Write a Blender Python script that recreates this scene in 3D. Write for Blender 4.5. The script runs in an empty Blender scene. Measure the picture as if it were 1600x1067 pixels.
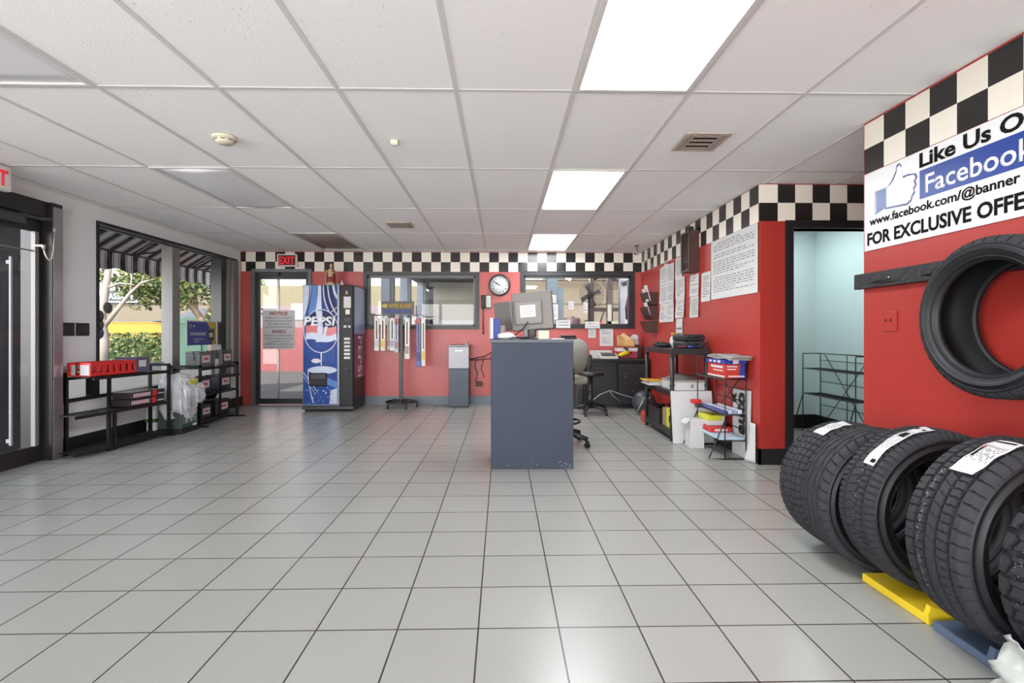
import bpy, bmesh, math, random
from mathutils import Vector, Matrix
random.seed(7)
SC = bpy.context.scene
COL = SC.collection
PI = math.pi

# ------------------------------------------------------------------ camera, sky, sun, exposure
cam_data = bpy.data.cameras.new('camera')
cam_data.sensor_width = 36.0
cam_data.lens = 770.0 / 1600.0 * 36.0
cam_data.shift_y = -12.5 / 1600.0
cam_data.clip_start = 0.05
cam_data.clip_end = 300
cam = bpy.data.objects.new('camera', cam_data)
COL.objects.link(cam)
cam.location = (0, 0, 1.10)
cam.rotation_euler = (PI / 2, 0, -0.0204)
SC.camera = cam

SKY, SKY_FILL = 1.0, 8.0
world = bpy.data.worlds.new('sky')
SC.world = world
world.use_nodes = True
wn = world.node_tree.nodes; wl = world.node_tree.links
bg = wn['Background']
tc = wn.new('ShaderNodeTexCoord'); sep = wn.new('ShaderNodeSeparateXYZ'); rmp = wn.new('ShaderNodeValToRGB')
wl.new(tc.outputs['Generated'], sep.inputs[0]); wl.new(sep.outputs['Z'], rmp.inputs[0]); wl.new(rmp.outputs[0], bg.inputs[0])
# the sky behind the viewer is boosted, as added fill light for the room
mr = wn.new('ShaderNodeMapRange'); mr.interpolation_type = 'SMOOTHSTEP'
mr.inputs['From Min'].default_value = .15; mr.inputs['From Max'].default_value = -.6; mr.inputs['To Min'].default_value = SKY; mr.inputs['To Max'].default_value = SKY_FILL
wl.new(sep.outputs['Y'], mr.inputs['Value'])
# the boost stays low and runs on below the horizon, to light the ceiling
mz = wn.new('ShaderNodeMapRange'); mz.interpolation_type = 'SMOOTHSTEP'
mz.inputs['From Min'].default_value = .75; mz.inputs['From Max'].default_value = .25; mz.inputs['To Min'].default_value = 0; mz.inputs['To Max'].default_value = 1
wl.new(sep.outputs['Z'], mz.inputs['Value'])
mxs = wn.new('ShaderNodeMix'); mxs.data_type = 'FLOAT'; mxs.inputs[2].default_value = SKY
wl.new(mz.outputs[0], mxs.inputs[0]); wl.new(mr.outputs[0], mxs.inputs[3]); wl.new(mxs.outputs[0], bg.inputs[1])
rmp.color_ramp.elements[0].position = 0.0; rmp.color_ramp.elements[0].color = (1.0, 0.975, 0.95, 1)
rmp.color_ramp.elements[1].position = 0.8; rmp.color_ramp.elements[1].color = (0.62, 0.76, 1.0, 1)

sun_d = bpy.data.lights.new('sun', 'SUN'); sun_d.energy = 5.0; sun_d.angle = 0.02; sun_d.color = (1, .95, .87)
sun = bpy.data.objects.new('sun', sun_d); COL.objects.link(sun)
sun.rotation_euler = (math.radians(35), 0, math.radians(6))

SC.view_settings.view_transform = 'Standard'
SC.view_settings.look = 'None'
SC.view_settings.gamma = 1.0
SC.view_settings.use_curve_mapping = False
SC.view_settings.exposure = 0.7
LAMP = 12.5          # radiance of the lit ceiling lenses

# ------------------------------------------------------------------ helpers
def lin(c):
    if isinstance(c, str):
        c = c.lstrip('#'); c = [int(c[i:i + 2], 16) / 255 for i in (0, 2, 4)]
    return tuple(((x / 12.92) if x <= .04045 else ((x + .055) / 1.055) ** 2.4) for x in c) + (1,)

MATS = {}
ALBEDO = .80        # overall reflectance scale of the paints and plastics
def mat(name, col, rough=.5, metal=0, var=.06, scale=18, bump=0, bscale=120, emit=0, spec=.5, alpha=None, trans=0):
    if name in MATS: return MATS[name]
    m = bpy.data.materials.new(name); m.use_nodes = True
    nt = m.node_tree; b = nt.nodes['Principled BSDF']
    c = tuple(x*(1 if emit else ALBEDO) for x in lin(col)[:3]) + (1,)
    b.inputs['Roughness'].default_value = rough; b.inputs['Metallic'].default_value = metal
    b.inputs['Specular IOR Level'].default_value = spec
    tcn = nt.nodes.new('ShaderNodeTexCoord')
    nz = nt.nodes.new('ShaderNodeTexNoise'); nz.inputs['Scale'].default_value = scale; nz.inputs['Detail'].default_value = 4
    nt.links.new(tcn.outputs['Object'], nz.inputs['Vector'])
    mx = nt.nodes.new('ShaderNodeMix'); mx.data_type = 'RGBA'
    mx.inputs[6].default_value = tuple(min(1, x * (1 - var)) for x in c[:3]) + (1,)
    mx.inputs[7].default_value = tuple(min(1, x * (1 + var)) for x in c[:3]) + (1,)
    nt.links.new(nz.outputs[0], mx.inputs[0]); nt.links.new(mx.outputs[2], b.inputs['Base Color'])
    if bump:
        n2 = nt.nodes.new('ShaderNodeTexNoise'); n2.inputs['Scale'].default_value = bscale; n2.inputs['Detail'].default_value = 3
        nt.links.new(tcn.outputs['Object'], n2.inputs['Vector'])
        bp = nt.nodes.new('ShaderNodeBump'); bp.inputs['Strength'].default_value = bump; bp.inputs['Distance'].default_value = .01
        nt.links.new(n2.outputs[0], bp.inputs['Height']); nt.links.new(bp.outputs[0], b.inputs['Normal'])
    if emit:
        nt.links.new(mx.outputs[2], b.inputs['Emission Color']); b.inputs['Emission Strength'].default_value = emit
    if alpha is not None: b.inputs['Alpha'].default_value = alpha
    if trans: b.inputs['Transmission Weight'].default_value = trans
    MATS[name] = m
    return m

def glass_mat(name, tint=(.96, .98, .98), gloss=.10, rough=.01):
    if name in MATS: return MATS[name]
    m = bpy.data.materials.new(name); m.use_nodes = True
    nt = m.node_tree; nt.nodes.remove(nt.nodes['Principled BSDF'])
    t = nt.nodes.new('ShaderNodeBsdfTransparent'); t.inputs[0].default_value = tint + (1,)
    g = nt.nodes.new('ShaderNodeBsdfGlossy'); g.inputs['Roughness'].default_value = rough
    fr = nt.nodes.new('ShaderNodeLayerWeight')
    pw = nt.nodes.new('ShaderNodeMath'); pw.operation = 'POWER'; pw.inputs[1].default_value = 4
    nt.links.new(fr.outputs['Facing'], pw.inputs[0])
    mul = nt.nodes.new('ShaderNodeMath'); mul.operation = 'MULTIPLY_ADD'; mul.inputs[1].default_value = .25; mul.inputs[2].default_value = gloss*.4
    nt.links.new(pw.outputs[0], mul.inputs[0])
    mx = nt.nodes.new('ShaderNodeMixShader'); nt.links.new(mul.outputs[0], mx.inputs[0])
    nt.links.new(t.outputs[0], mx.inputs[1]); nt.links.new(g.outputs[0], mx.inputs[2])
    nt.links.new(mx.outputs[0], nt.nodes['Material Output'].inputs[0])
    MATS[name] = m
    return m

class MB:
    """collects shapes into one mesh"""
    def __init__(s): s.bm = bmesh.new(); s.mi = 0
    def m(s, i): s.mi = i; return s
    def _tag(s, faces):
        for f in faces: f.material_index = s.mi
    def box(s, x0, x1, y0, y1, z0, z1, M=None):
        vs = [s.bm.verts.new(Vector(p)) for p in ((x0,y0,z0),(x1,y0,z0),(x1,y1,z0),(x0,y1,z0),(x0,y0,z1),(x1,y0,z1),(x1,y1,z1),(x0,y1,z1))]
        if M is not None:
            for v in vs: v.co = M @ v.co
        s._tag([s.bm.faces.new([vs[i] for i in q]) for q in ((3,2,1,0),(4,5,6,7),(0,1,5,4),(1,2,6,5),(2,3,7,6),(3,0,4,7))])
        return s
    def rbox(s, x0, x1, y0, y1, z0, z1, r=.01, seg=2, M=None):
        t = bmesh.new()
        vs = [t.verts.new(p) for p in ((x0,y0,z0),(x1,y0,z0),(x1,y1,z0),(x0,y1,z0),(x0,y0,z1),(x1,y0,z1),(x1,y1,z1),(x0,y1,z1))]
        for q in ((3,2,1,0),(4,5,6,7),(0,1,5,4),(1,2,6,5),(2,3,7,6),(3,0,4,7)): t.faces.new([vs[i] for i in q])
        bmesh.ops.bevel(t, geom=list(t.edges), offset=r, segments=seg, affect='EDGES', profile=.5)
        s.join(t, M); return s
    def join(s, t, M=None):
        mp = {}
        for v in t.verts: mp[v] = s.bm.verts.new(M @ v.co if M is not None else v.co)
        for f in t.faces:
            nf = s.bm.faces.new([mp[v] for v in f.verts]); nf.material_index = s.mi; nf.smooth = f.smooth
        t.free(); return s
    def cyl(s, p0, p1, r, n=12, r2=None, cap=True, smooth=True):
        p0 = Vector(p0); p1 = Vector(p1); d = (p1 - p0).normalized()
        a = d.orthogonal().normalized(); b = d.cross(a)
        r2 = r if r2 is None else r2
        A = [s.bm.verts.new(p0 + (a * math.cos(2*PI*i/n) + b * math.sin(2*PI*i/n)) * r) for i in range(n)]
        B = [s.bm.verts.new(p1 + (a * math.cos(2*PI*i/n) + b * math.sin(2*PI*i/n)) * r2) for i in range(n)]
        fs = []
        for i in range(n):
            f = s.bm.faces.new((A[i], A[(i+1)%n], B[(i+1)%n], B[i])); f.smooth = smooth; fs.append(f)
        if cap: fs.append(s.bm.faces.new(A[::-1])); fs.append(s.bm.faces.new(B))
        s._tag(fs); return s
    def tube(s, pts, r, n=8, smooth=True, closed=False):
        pts = [Vector(p) for p in pts]; rings = []; N = len(pts); prev = None
        for i, p in enumerate(pts):
            if closed: d = (pts[(i+1)%N] - pts[i-1])
            else: d = pts[min(i+1, N-1)] - pts[max(i-1, 0)]
            d.normalize()
            if prev is None: a = d.orthogonal().normalized()
            else:
                a = prev - d * prev.dot(d)
                a = a.normalized() if a.length > 1e-6 else d.orthogonal().normalized()
            prev = a; b = d.cross(a)
            rr = r[i] if isinstance(r, (list, tuple)) else r
            rings.append([s.bm.verts.new(p + (a*math.cos(2*PI*k/n) + b*math.sin(2*PI*k/n))*rr) for k in range(n)])
        fs = []
        for i in range(N if closed else N-1):
            A, B = rings[i], rings[(i+1)%N]
            for k in range(n):
                f = s.bm.faces.new((A[k], A[(k+1)%n], B[(k+1)%n], B[k])); f.smooth = smooth; fs.append(f)
        if not closed: fs.append(s.bm.faces.new(rings[0][::-1])); fs.append(s.bm.faces.new(rings[-1]))
        s._tag(fs); return s
    def lathe(s, prof, c=(0,0,0), n=24, axis='Z', smooth=True):
        c = Vector(c); rings = []
        for (r, h) in prof:
            if axis == 'Z': f = lambda t: Vector((r*math.cos(t), r*math.sin(t), h))
            elif axis == 'Y': f = lambda t: Vector((r*math.cos(t), h, r*math.sin(t)))
            else: f = lambda t: Vector((h, r*math.cos(t), r*math.sin(t)))
            rings.append([s.bm.verts.new(c + f(2*PI*k/n)) for k in range(n)])
        fs = []
        for A, B in zip(rings, rings[1:]):
            for k in range(n):
                f = s.bm.faces.new((A[k], A[(k+1)%n], B[(k+1)%n], B[k])); f.smooth = smooth; fs.append(f)
        if prof[0][0] > 1e-5: fs.append(s.bm.faces.new(rings[0][::-1]))
        if prof[-1][0] > 1e-5: fs.append(s.bm.faces.new(rings[-1]))
        s._tag(fs); return s
    def prism(s, pts, axis, a, b):
        """polygon in the plane across axis, from a to b. X: pts=(y,z)  Y: pts=(x,z)  Z: pts=(x,y)"""
        def P(p, h):
            return Vector((h, p[0], p[1])) if axis == 'X' else Vector((p[0], h, p[1])) if axis == 'Y' else Vector((p[0], p[1], h))
        A = [s.bm.verts.new(P(p, a)) for p in pts]; B = [s.bm.verts.new(P(p, b)) for p in pts]; n = len(pts)
        fs = [s.bm.faces.new(A[::-1]), s.bm.faces.new(B)]
        for i in range(n): fs.append(s.bm.faces.new((A[i], A[(i+1)%n], B[(i+1)%n], B[i])))
        s._tag(fs); return s
    def quad(s, a, b, c, d):
        s._tag([s.bm.faces.new([s.bm.verts.new(Vector(p)) for p in (a, b, c, d)])]); return s
    def grid(s, fn, nu, nv, smooth=True, wrap=False):
        V = [[s.bm.verts.new(Vector(fn(i/nu, j/nv))) for j in range(nv+1)] for i in range(nu if wrap else nu+1)]
        fs = []
        for i in range(nu):
            for j in range(nv):
                A = V[i]; B = V[(i+1) % len(V)]
                f = s.bm.faces.new((A[j], B[j], B[j+1], A[j+1])); f.smooth = smooth; fs.append(f)
        s._tag(fs); return s
    def blob(s, c, rx, ry, rz, n=14, jit=0, seed=1, M=None):
        rnd = random.Random(seed); t = bmesh.new()
        bmesh.ops.create_uvsphere(t, u_segments=n, v_segments=max(6, n*2//3), radius=1)
        for v in t.verts:
            k = 1 + rnd.uniform(-jit, jit)
            v.co = Vector((v.co.x*rx*k, v.co.y*ry*k, v.co.z*rz*k))
            if M is not None: v.co = M @ v.co
            v.co += Vector(c)
        for f in t.faces: f.smooth = True
        return s.join(t)
    def build(s, name, mats, parent=None, loc=None, rot=None, bevel=0, solid=0, subsurf=0):
        bmesh.ops.recalc_face_normals(s.bm, faces=s.bm.faces)
        me = bpy.data.meshes.new(name); s.bm.to_mesh(me); s.bm.free()
        for m_ in (mats if isinstance(mats, (list, tuple)) else [mats]): me.materials.append(m_)
        o = bpy.data.objects.new(name, me); COL.objects.link(o)
        if parent is not None: o.parent = parent
        if loc is not None: o.location = loc
        if rot is not None: o.rotation_euler = rot
        if solid:
            md = o.modifiers.new('thick', 'SOLIDIFY'); md.thickness = solid; md.offset = 0
        if bevel:
            md = o.modifiers.new('bevel', 'BEVEL'); md.width = bevel; md.segments = 2; md.limit_method = 'ANGLE'; md.angle_limit = .7
        if subsurf:
            md = o.modifiers.new('sub', 'SUBSURF'); md.levels = subsurf; md.render_levels = subsurf
        return o

def tag(o, label, cat, group=None, kind=None):
    if label: o['label'] = label
    if cat: o['category'] = cat
    if group: o['group'] = group
    if kind: o['kind'] = kind
    return o
def T(name, label, cat, loc=(0,0,0), rz=0, group=None):
    o = bpy.data.objects.new(name, None); COL.objects.link(o); o.empty_display_size = .1
    o.location = loc; o.rotation_euler = (0, 0, rz)
    return tag(o, label, cat, group)
def S(o): o['kind'] = 'structure'; return o
def kids(o): return [c for c in bpy.data.objects if c.parent == o]
def dup(o, parent=None, first=True, loc=None, rz=None, label=None):
    c = o.copy(); COL.objects.link(c)
    if parent is not None: c.parent = parent
    if loc is not None: c.location = loc
    if rz is not None: c.rotation_euler = (0, 0, rz)
    if label: c['label'] = label
    for k in kids(o): dup(k, c)
    return c
def text(body, mats, parent=None, name='lettering', w=None, h=.1, loc=(0,0,0), rot=(0,0,0), bold=0, ext=.0008, align='LEFT', shear=0, space=1.0):
    """lettering as a thin raised mesh; h is the cap height, w the full width"""
    cu = bpy.data.curves.new('lettering', 'FONT'); cu.body = body; cu.size = 1; cu.extrude = 0
    cu.offset = bold; cu.shear = shear; cu.space_character = space; cu.resolution_u = 3
    to = bpy.data.objects.new('lettering_tmp', cu); COL.objects.link(to)
    bpy.context.view_layer.update()
    dg = bpy.context.evaluated_depsgraph_get()
    me = bpy.data.meshes.new_from_object(to.evaluated_get(dg))
    bpy.data.objects.remove(to); bpy.data.curves.remove(cu)
    xs = [v.co.x for v in me.vertices]; x0, x1 = min(xs), max(xs)
    sy = h / .729; sx = (w / (x1 - x0)) if w else sy
    off = x0 if align == 'LEFT' else (x0 + x1) / 2 if align == 'CENTER' else x1
    bm = bmesh.new(); bm.from_mesh(me); bpy.data.meshes.remove(me)
    for v in bm.verts: v.co = Vector(((v.co.x - off) * sx, v.co.y * sy, 0))
    r = bmesh.ops.extrude_face_region(bm, geom=list(bm.faces))
    for g in r['geom']:
        if isinstance(g, bmesh.types.BMVert): g.co.z += ext
    mb = MB(); mb.bm.free(); mb.bm = bm
    o = mb.build(name, mats, parent, loc, rot)
    return o
def rotM(rx=0, ry=0, rz=0, loc=(0,0,0)):
    return Matrix.Translation(loc) @ Matrix.Rotation(rz, 4, 'Z') @ Matrix.Rotation(ry, 4, 'Y') @ Matrix.Rotation(rx, 4, 'X')
RY_FACE_MINUS_Y = (PI/2, 0, 0)              # lettering read by someone looking along +Y
ROT_ON_RIGHT = (PI/2, 0, -PI/2)             # lettering on a wall at +X, read looking along +X
ROT_ON_LEFT = (PI/2, 0, PI/2)               # lettering on a wall at -X, read looking along -X

# ------------------------------------------------------------------ common materials
M_black = mat('black_paint', '#1d1d20', .45)
M_blackmetal = mat('black_metal', '#17171a', .38)
M_wire = mat('black_wire', '#151517', .35)
M_bronze = mat('bronze_aluminium', '#2c2a2b', .35, .3)
M_darkframe = mat('dark_frame_paint', '#2a2b2f', .4)
M_grayframe = mat('grey_frame_paint', '#6c6f74', .4)
M_alu = mat('aluminium', '#b9b7b4', .32, .6)
M_white = mat('white_paint', '#d4d4d3', .5)
M_paper = mat('paper', '#d2d1cf', .8)
M_ink = mat('dark_ink', '#1b1819', .8, spec=.12)
M_grayink = mat('grey_ink', '#6e6c70', .8)
M_red = mat('red_plastic', '#cf2a26', .4)
M_redink = mat('red_ink', '#b02a2c', .6)
M_blue = mat('blue_card', '#253a8c', .5)
M_rubber = mat('rubber', '#232326', .62, 0, .12, 30)
M_blackplastic = mat('black_plastic', '#1b1b1f', .42)
M_darkgray = mat('dark_grey_plastic', '#3a3b40', .45)
M_yellow = mat('yellow_plastic', '#f2cf2c', .4)
M_chrome = mat('chrome', '#c9c9cb', .15, 1)
M_brown = mat('brown_wood', '#4a2a24', .45, 0, .2, 9)
M_card = mat('kraft_card', '#c79b62', .7)
M_glass = glass_mat('window_glass', gloss=.10)
# ------------------------------------------------------------------ the setting
H = 2.36
XL, XR, YB = -4.0, 2.17, 7.65
def tile_floor():
    m = bpy.data.materials.new('floor_tile'); m.use_nodes = True
    nt = m.node_tree; b = nt.nodes['Principled BSDF']
    t = nt.nodes.new('ShaderNodeTexCoord'); mp = nt.nodes.new('ShaderNodeMapping')
    mp.inputs['Location'].default_value = (0.0881 + .3001*40, -1.8395 + .3001*40, 0)
    br = nt.nodes.new('ShaderNodeTexBrick'); br.offset = 0; br.squash = 1
    br.inputs['Scale'].default_value = 1; br.inputs['Brick Width'].default_value = .3001; br.inputs['Row Height'].default_value = .3001
    br.inputs['Mortar Size'].default_value = .0032; br.inputs['Mortar Smooth'].default_value = .1; br.inputs['Bias'].default_value = 0
    br.inputs['Color1'].default_value = lin('#a3a29d'); br.inputs['Color2'].default_value = lin('#9f9e99'); br.inputs['Mortar'].default_value = lin('#3a3734')
    nt.links.new(t.outputs['Object'], mp.inputs[0]); nt.links.new(mp.outputs[0], br.inputs[0])
    nz = nt.nodes.new('ShaderNodeTexNoise'); nz.inputs['Scale'].default_value = 260; nz.inputs['Detail'].default_value = 2
    nt.links.new(t.outputs['Object'], nz.inputs['Vector'])
    mx = nt.nodes.new('ShaderNodeMix'); mx.data_type = 'RGBA'; mx.blend_type = 'MULTIPLY'; mx.inputs[0].default_value = .22
    nt.links.new(br.outputs[0], mx.inputs[6]); nt.links.new(nz.outputs[0], mx.inputs[7])
    n3 = nt.nodes.new('ShaderNodeTexNoise'); n3.inputs['Scale'].default_value = 1.3; n3.inputs['Detail'].default_value = 5
    nt.links.new(t.outputs['Object'], n3.inputs['Vector'])
    m3 = nt.nodes.new('ShaderNodeMix'); m3.data_type = 'RGBA'; m3.blend_type = 'MULTIPLY'; m3.inputs[0].default_value = .10
    nt.links.new(mx.outputs[2], m3.inputs[6]); nt.links.new(n3.outputs[0], m3.inputs[7])
    nt.links.new(m3.outputs[2], b.inputs['Base Color'])
    b.inputs['Roughness'].default_value = .27; b.inputs['Specular IOR Level'].default_value = .5
    bp = nt.nodes.new('ShaderNodeBump'); bp.inputs['Strength'].default_value = .5; bp.inputs['Distance'].default_value = .002; bp.invert = True
    nt.links.new(br.outputs['Fac'], bp.inputs['Height']); nt.links.new(bp.outputs[0], b.inputs['Normal'])
    return m
def tile_ceiling(name, c, holes):
    m = bpy.data.materials.new(name); m.use_nodes = True
    nt = m.node_tree; b = nt.nodes['Principled BSDF']; b.inputs['Roughness'].default_value = .9; b.inputs['Specular IOR Level'].default_value = .15
    t = nt.nodes.new('ShaderNodeTexCoord'); v = nt.nodes.new('ShaderNodeTexNoise'); v.inputs['Scale'].default_value = 75; v.inputs['Detail'].default_value = 3
    nt.links.new(t.outputs['Object'], v.inputs['Vector'])
    n2 = nt.nodes.new('ShaderNodeTexNoise'); n2.inputs['Scale'].default_value = 1.7
    nt.links.new(t.outputs['Object'], n2.inputs['Vector'])
    ad = nt.nodes.new('ShaderNodeMath'); ad.operation = 'MULTIPLY_ADD'; ad.inputs[1].default_value = .25
    nt.links.new(n2.outputs[0], ad.inputs[0]); nt.links.new(v.outputs[0], ad.inputs[2])
    r = nt.nodes.new('ShaderNodeValToRGB'); r.color_ramp.elements[0].position = .365; r.color_ramp.elements[0].color = lin('#b5b2ae')
    r.color_ramp.elements[1].position = .43; r.color_ramp.elements[1].color = lin(c)
    nt.links.new(ad.outputs[0], r.inputs[0]); nt.links.new(r.outputs[0], b.inputs['Base Color'])
    bp = nt.nodes.new('ShaderNodeBump'); bp.inputs['Strength'].default_value = .35; bp.inputs['Distance'].default_value = .004
    n4 = nt.nodes.new('ShaderNodeTexNoise'); n4.inputs['Scale'].default_value = 180; n4.inputs['Detail'].default_value = 3
    nt.links.new(t.outputs['Object'], n4.inputs['Vector']); nt.links.new(n4.outputs[0], bp.inputs['Height']); nt.links.new(bp.outputs[0], b.inputs['Normal'])
    return m
M_floor = tile_floor()
M_ceil = tile_ceiling('ceiling_tile', '#f4f5f4', True)
M_tbar = mat('ceiling_bar_paint', '#eae9e7', .5)
M_gap = mat('ceiling_void', '#2a2826', .9)
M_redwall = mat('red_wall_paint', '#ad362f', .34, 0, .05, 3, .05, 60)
M_redwall2 = mat('red_wall_paint_glare', '#bd524f', .34, 0, .08, 5, .25, 30)  # same red made paler: the back wall's glare is put into the colour
M_graywall = mat('grey_wall_paint', '#f4f8f9', .55, 0, .03, 4, .08, 90)
M_whitewall = mat('white_wall_paint', '#f6f7f9', .6, 0, .03)
M_basegray = mat('grey_baseboard', '#727a84', .5)
M_baseblack = mat('black_baseboard', '#1e1e20', .4)
M_mint = mat('pale_mint_wall', '#d3e6e6', .5, 0, .02, 2)
M_chkw = mat('checker_cream', '#f6eee1', .35, 0, .03)
M_chkb = mat('checker_black', '#252221', .22, 0, .08)

S(MB().box(-4.5, 4.2, -3.4, 7.8, -.12, 0).build('floor', M_floor))

# ceiling: tiles between bars, cells left out where a fixture sits
CX, CY, CW, CL = .372, 2.5575, .61, 1.22
light_cells = [(0,-1),(0,1),(0,3),(-5,-1),(-5,1),(-5,3)]
ceil = MB()
for k in range(-8, 7):
    for r in range(-5, 5):
        if (k, r) in light_cells: continue
        x0, x1 = CX + k*CW, CX + (k+1)*CW; y0, y1 = CY + r*CL, CY + (r+1)*CL
        x0, x1 = max(x0, -4.15), min(x1, 4.1); y0, y1 = max(y0, -3.2), min(y1, 7.8)
        if x1 - x0 < .01 or y1 - y0 < .01: continue
        rn = random.Random(k*31 + r); dz = rn.uniform(0, .003)
        ceil.box(x0 + .002, x1 - .002, y0 + .002, y1 - .002, H + dz, H + .016)
ceil = S(ceil.build('ceiling', M_ceil))
bars = MB()
for k in range(-7, 7):
    x = CX + k*CW
    if -4.05 < x < 4.1: bars.box(x - .012, x + .012, -3.2, 7.7, H - .002, H + .001)
for r in range(-4, 5):
    y = CY + r*CL
    bars.box(-4.05, 4.1, y - .012, y + .012, H - .0016, H + .001)
S(bars.build('ceiling_trim', M_tbar))
S(MB().box(-4.5, 4.3, -3.5, 8.0, H + .12, H + .2).build('ceiling_deck', M_gap))

# left wall (openings: glass door, long window)
wl_ = MB()
WT = .16
def lw(y0, y1, z0, z1, m=0): wl_.m(m).box(XL - WT, XL, y0, y1, z0, z1)
lw(-3.2, -2.6, 0, H); lw(-2.6, 2.6, 2.2, H); lw(-2.6, 2.6, 0, .48, 1); lw(2.6, 2.9, 0, H)
lw(2.9, 4.40, 2.25, H)
lw(4.40, 4.94, .74, H); lw(4.40, 7.62, 0, .48, 1); lw(4.94, 7.62, 2.215, H); lw(7.56, 7.62, .48, 2.215)
S(wl_.build('wall_left', [M_graywall, M_whitewall]))
# back wall (openings: glass door, two windows)
wb = MB()
def bw(x0, x1, z0, z1): wb.box(x0, x1, YB, YB + .16, z0, z1)
W1 = (-2.13, -.355, 1.165, 2.05); W2 = (.285, 2.065, 1.175, 2.055); D2 = (-3.84, -2.925, 2.09)
bw(XL - .2, D2[0], 0, H); bw(D2[0], D2[1], D2[2], H); bw(D2[1], W1[0], 0, H)
bw(W1[0], W1[1], 0, W1[2]); bw(W1[0], W1[1], W1[3], H); bw(W1[1], W2[0], 0, H)
bw(W2[0], W2[1], 0, W2[2]); bw(W2[0], W2[1], W2[3], H); bw(W2[1], XR + .2, 0, H)
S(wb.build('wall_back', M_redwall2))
# far right wall with the notes, returning into the alcove wall with the opening
S(MB().box(XR, XR + .12, 4.10, YB, 0, H).build('wall_right_far', M_redwall))
aw = MB()
OP = (2.445, 3.42, 1.985)
aw.box(XR + .12, OP[0], 4.10, 4.22, 0, H).box(OP[0], OP[1], 4.10, 4.22, OP[2], H).box(OP[1], 4.1, 4.10, 4.22, 0, H)
S(aw.build('wall_alcove', M_redwall))
S(MB().box(2.18, 2.34, -3.2, 2.925, 0, H).build('wall_right', M_redwall))
S(MB().box(2.34, 4.1, 2.78, 2.92, 0, H).build('wall_alcove_return', M_redwall))
S(MB().box(4.0, 4.12, 2.9, 4.12, 0, H).build('wall_alcove_end', M_redwall))
# small pale room beyond the opening
cr = MB()
cr.box(2.29, 3.77, 5.66, 5.78, 0, H).box(3.65, 3.77, 4.22, 5.66, 0, H).box(2.29, 2.32, 4.22, 5.66, 0, H)
S(cr.build('wall_closet', M_mint))
S(MB().box(2.32, 3.65, 5.645, 5.66, 0, .16).box(3.635, 3.65, 4.22, 5.645, 0, .16).build('baseboard_closet', M_baseblack))
lc = T('ceiling_light', 'small ceiling light inside the pale mint room', 'ceiling light', (2.95, 5.0, H - .01), 0, 'ceiling lights')
MB().box(-.2, .2, -.35, .35, -.02, .005).build('frame', M_white, lc)
MB().box(-.18, .18, -.33, .33, -.024, -.02).build('lens', mat('closet_lens', '#f4ffff', .4, emit=13), lc)
# front wall behind the viewer: a shop front of piers and wide panes
fw = MB()
fw.box(XL - .2, XL + .3, -3.2, -3.05, 0, H).box(2.0, 2.34, -3.2, -3.05, 0, H).box(-3.7, 2.0, -3.2, -3.05, 2.2, H).box(-3.7, 2.0, -3.2, -3.05, 0, .3)
for x in (-2.3, -.85, .6): fw.box(x - .05, x + .05, -3.17, -3.08, .3, 2.2)
S(fw.build('wall_front', M_whitewall))

# checker bands under the ceiling
def band(name, fn, u0, u1, z0, z1, cell, first, zmid=None, depth=.004):
    """fn(u, z, d) -> point; first: u of the start of a black top cell"""
    mb = MB()
    zm = (z0 + z1)/2 if zmid is None else zmid
    n0 = math.floor((u0 - first)/cell) - 1
    k = n0
    while first + k*cell < u1:
        a, b = max(u0, first + k*cell), min(u1, first + (k+1)*cell)
        if b - a > .002:
            for (zz0, zz1, par) in ((zm, z1, 0), (z0, zm, 1)):
                mb.m(1 if (k + par) % 2 == 0 else 0)
                P = [fn(a, zz0, depth), fn(b, zz0, depth), fn(b, zz1, depth), fn(a, zz1, depth)]
                Q = [fn(a, zz0, 0), fn(b, zz0, 0), fn(b, zz1, 0), fn(a, zz1, 0)]
                mb.quad(*P)
                for i in range(4): mb.quad(P[i], P[(i+1)%4], Q[(i+1)%4], Q[i])
        k += 1
    return S(mb.build(name, [M_chkw, M_chkb]))
band('trim_1', lambda u, z, d: (u, YB - d, z), XL, XR, 2.055, 2.352, .1493, -1.99)
band('trim_2', lambda u, z, d: (XR - d, u, z), 4.10, YB, 2.045, 2.352, .1515, 4.117)
band('trim_3', lambda u, z, d: (u, 4.10 - d, z), XR, 4.0, 2.045, 2.352, .148, XR + .148)
band('trim_4', lambda u, z, d: (2.18 - d, -u, z), -2.915, 3.2, 2.053, 2.348, .1505, -2.765)

# baseboards
S(MB().box(D2[1], XR - .015, YB - .015, YB, 0, .135).build('baseboard_back', M_basegray))
S(MB().box(XR - .018, XR, 4.082, YB - .015, 0, .13).build('baseboard_right_far', M_baseblack))
S(MB().box(XR - .018, OP[0] - .06, 4.082, 4.10, 0, .13).build('baseboard_alcove', M_baseblack))
S(MB().box(2.165, 2.18, -3.05, 2.925, 0, .12).build('baseboard_right', M_baseblack))
S(MB().box(XL, XL + .02, 4.46, YB, 0, .14).build('baseboard_left', M_baseblack))
# black casing of the opening in the alcove
S(MB().box(OP[0] - .065, OP[0], 4.08, 4.22, 0, OP[2] + .065).box(OP[0], OP[1], 4.08, 4.22, OP[2], OP[2] + .065).box(OP[1], OP[1] + .065, 4.08, 4.22, 0, OP[2] + .065).build('door_3', M_black))

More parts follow.
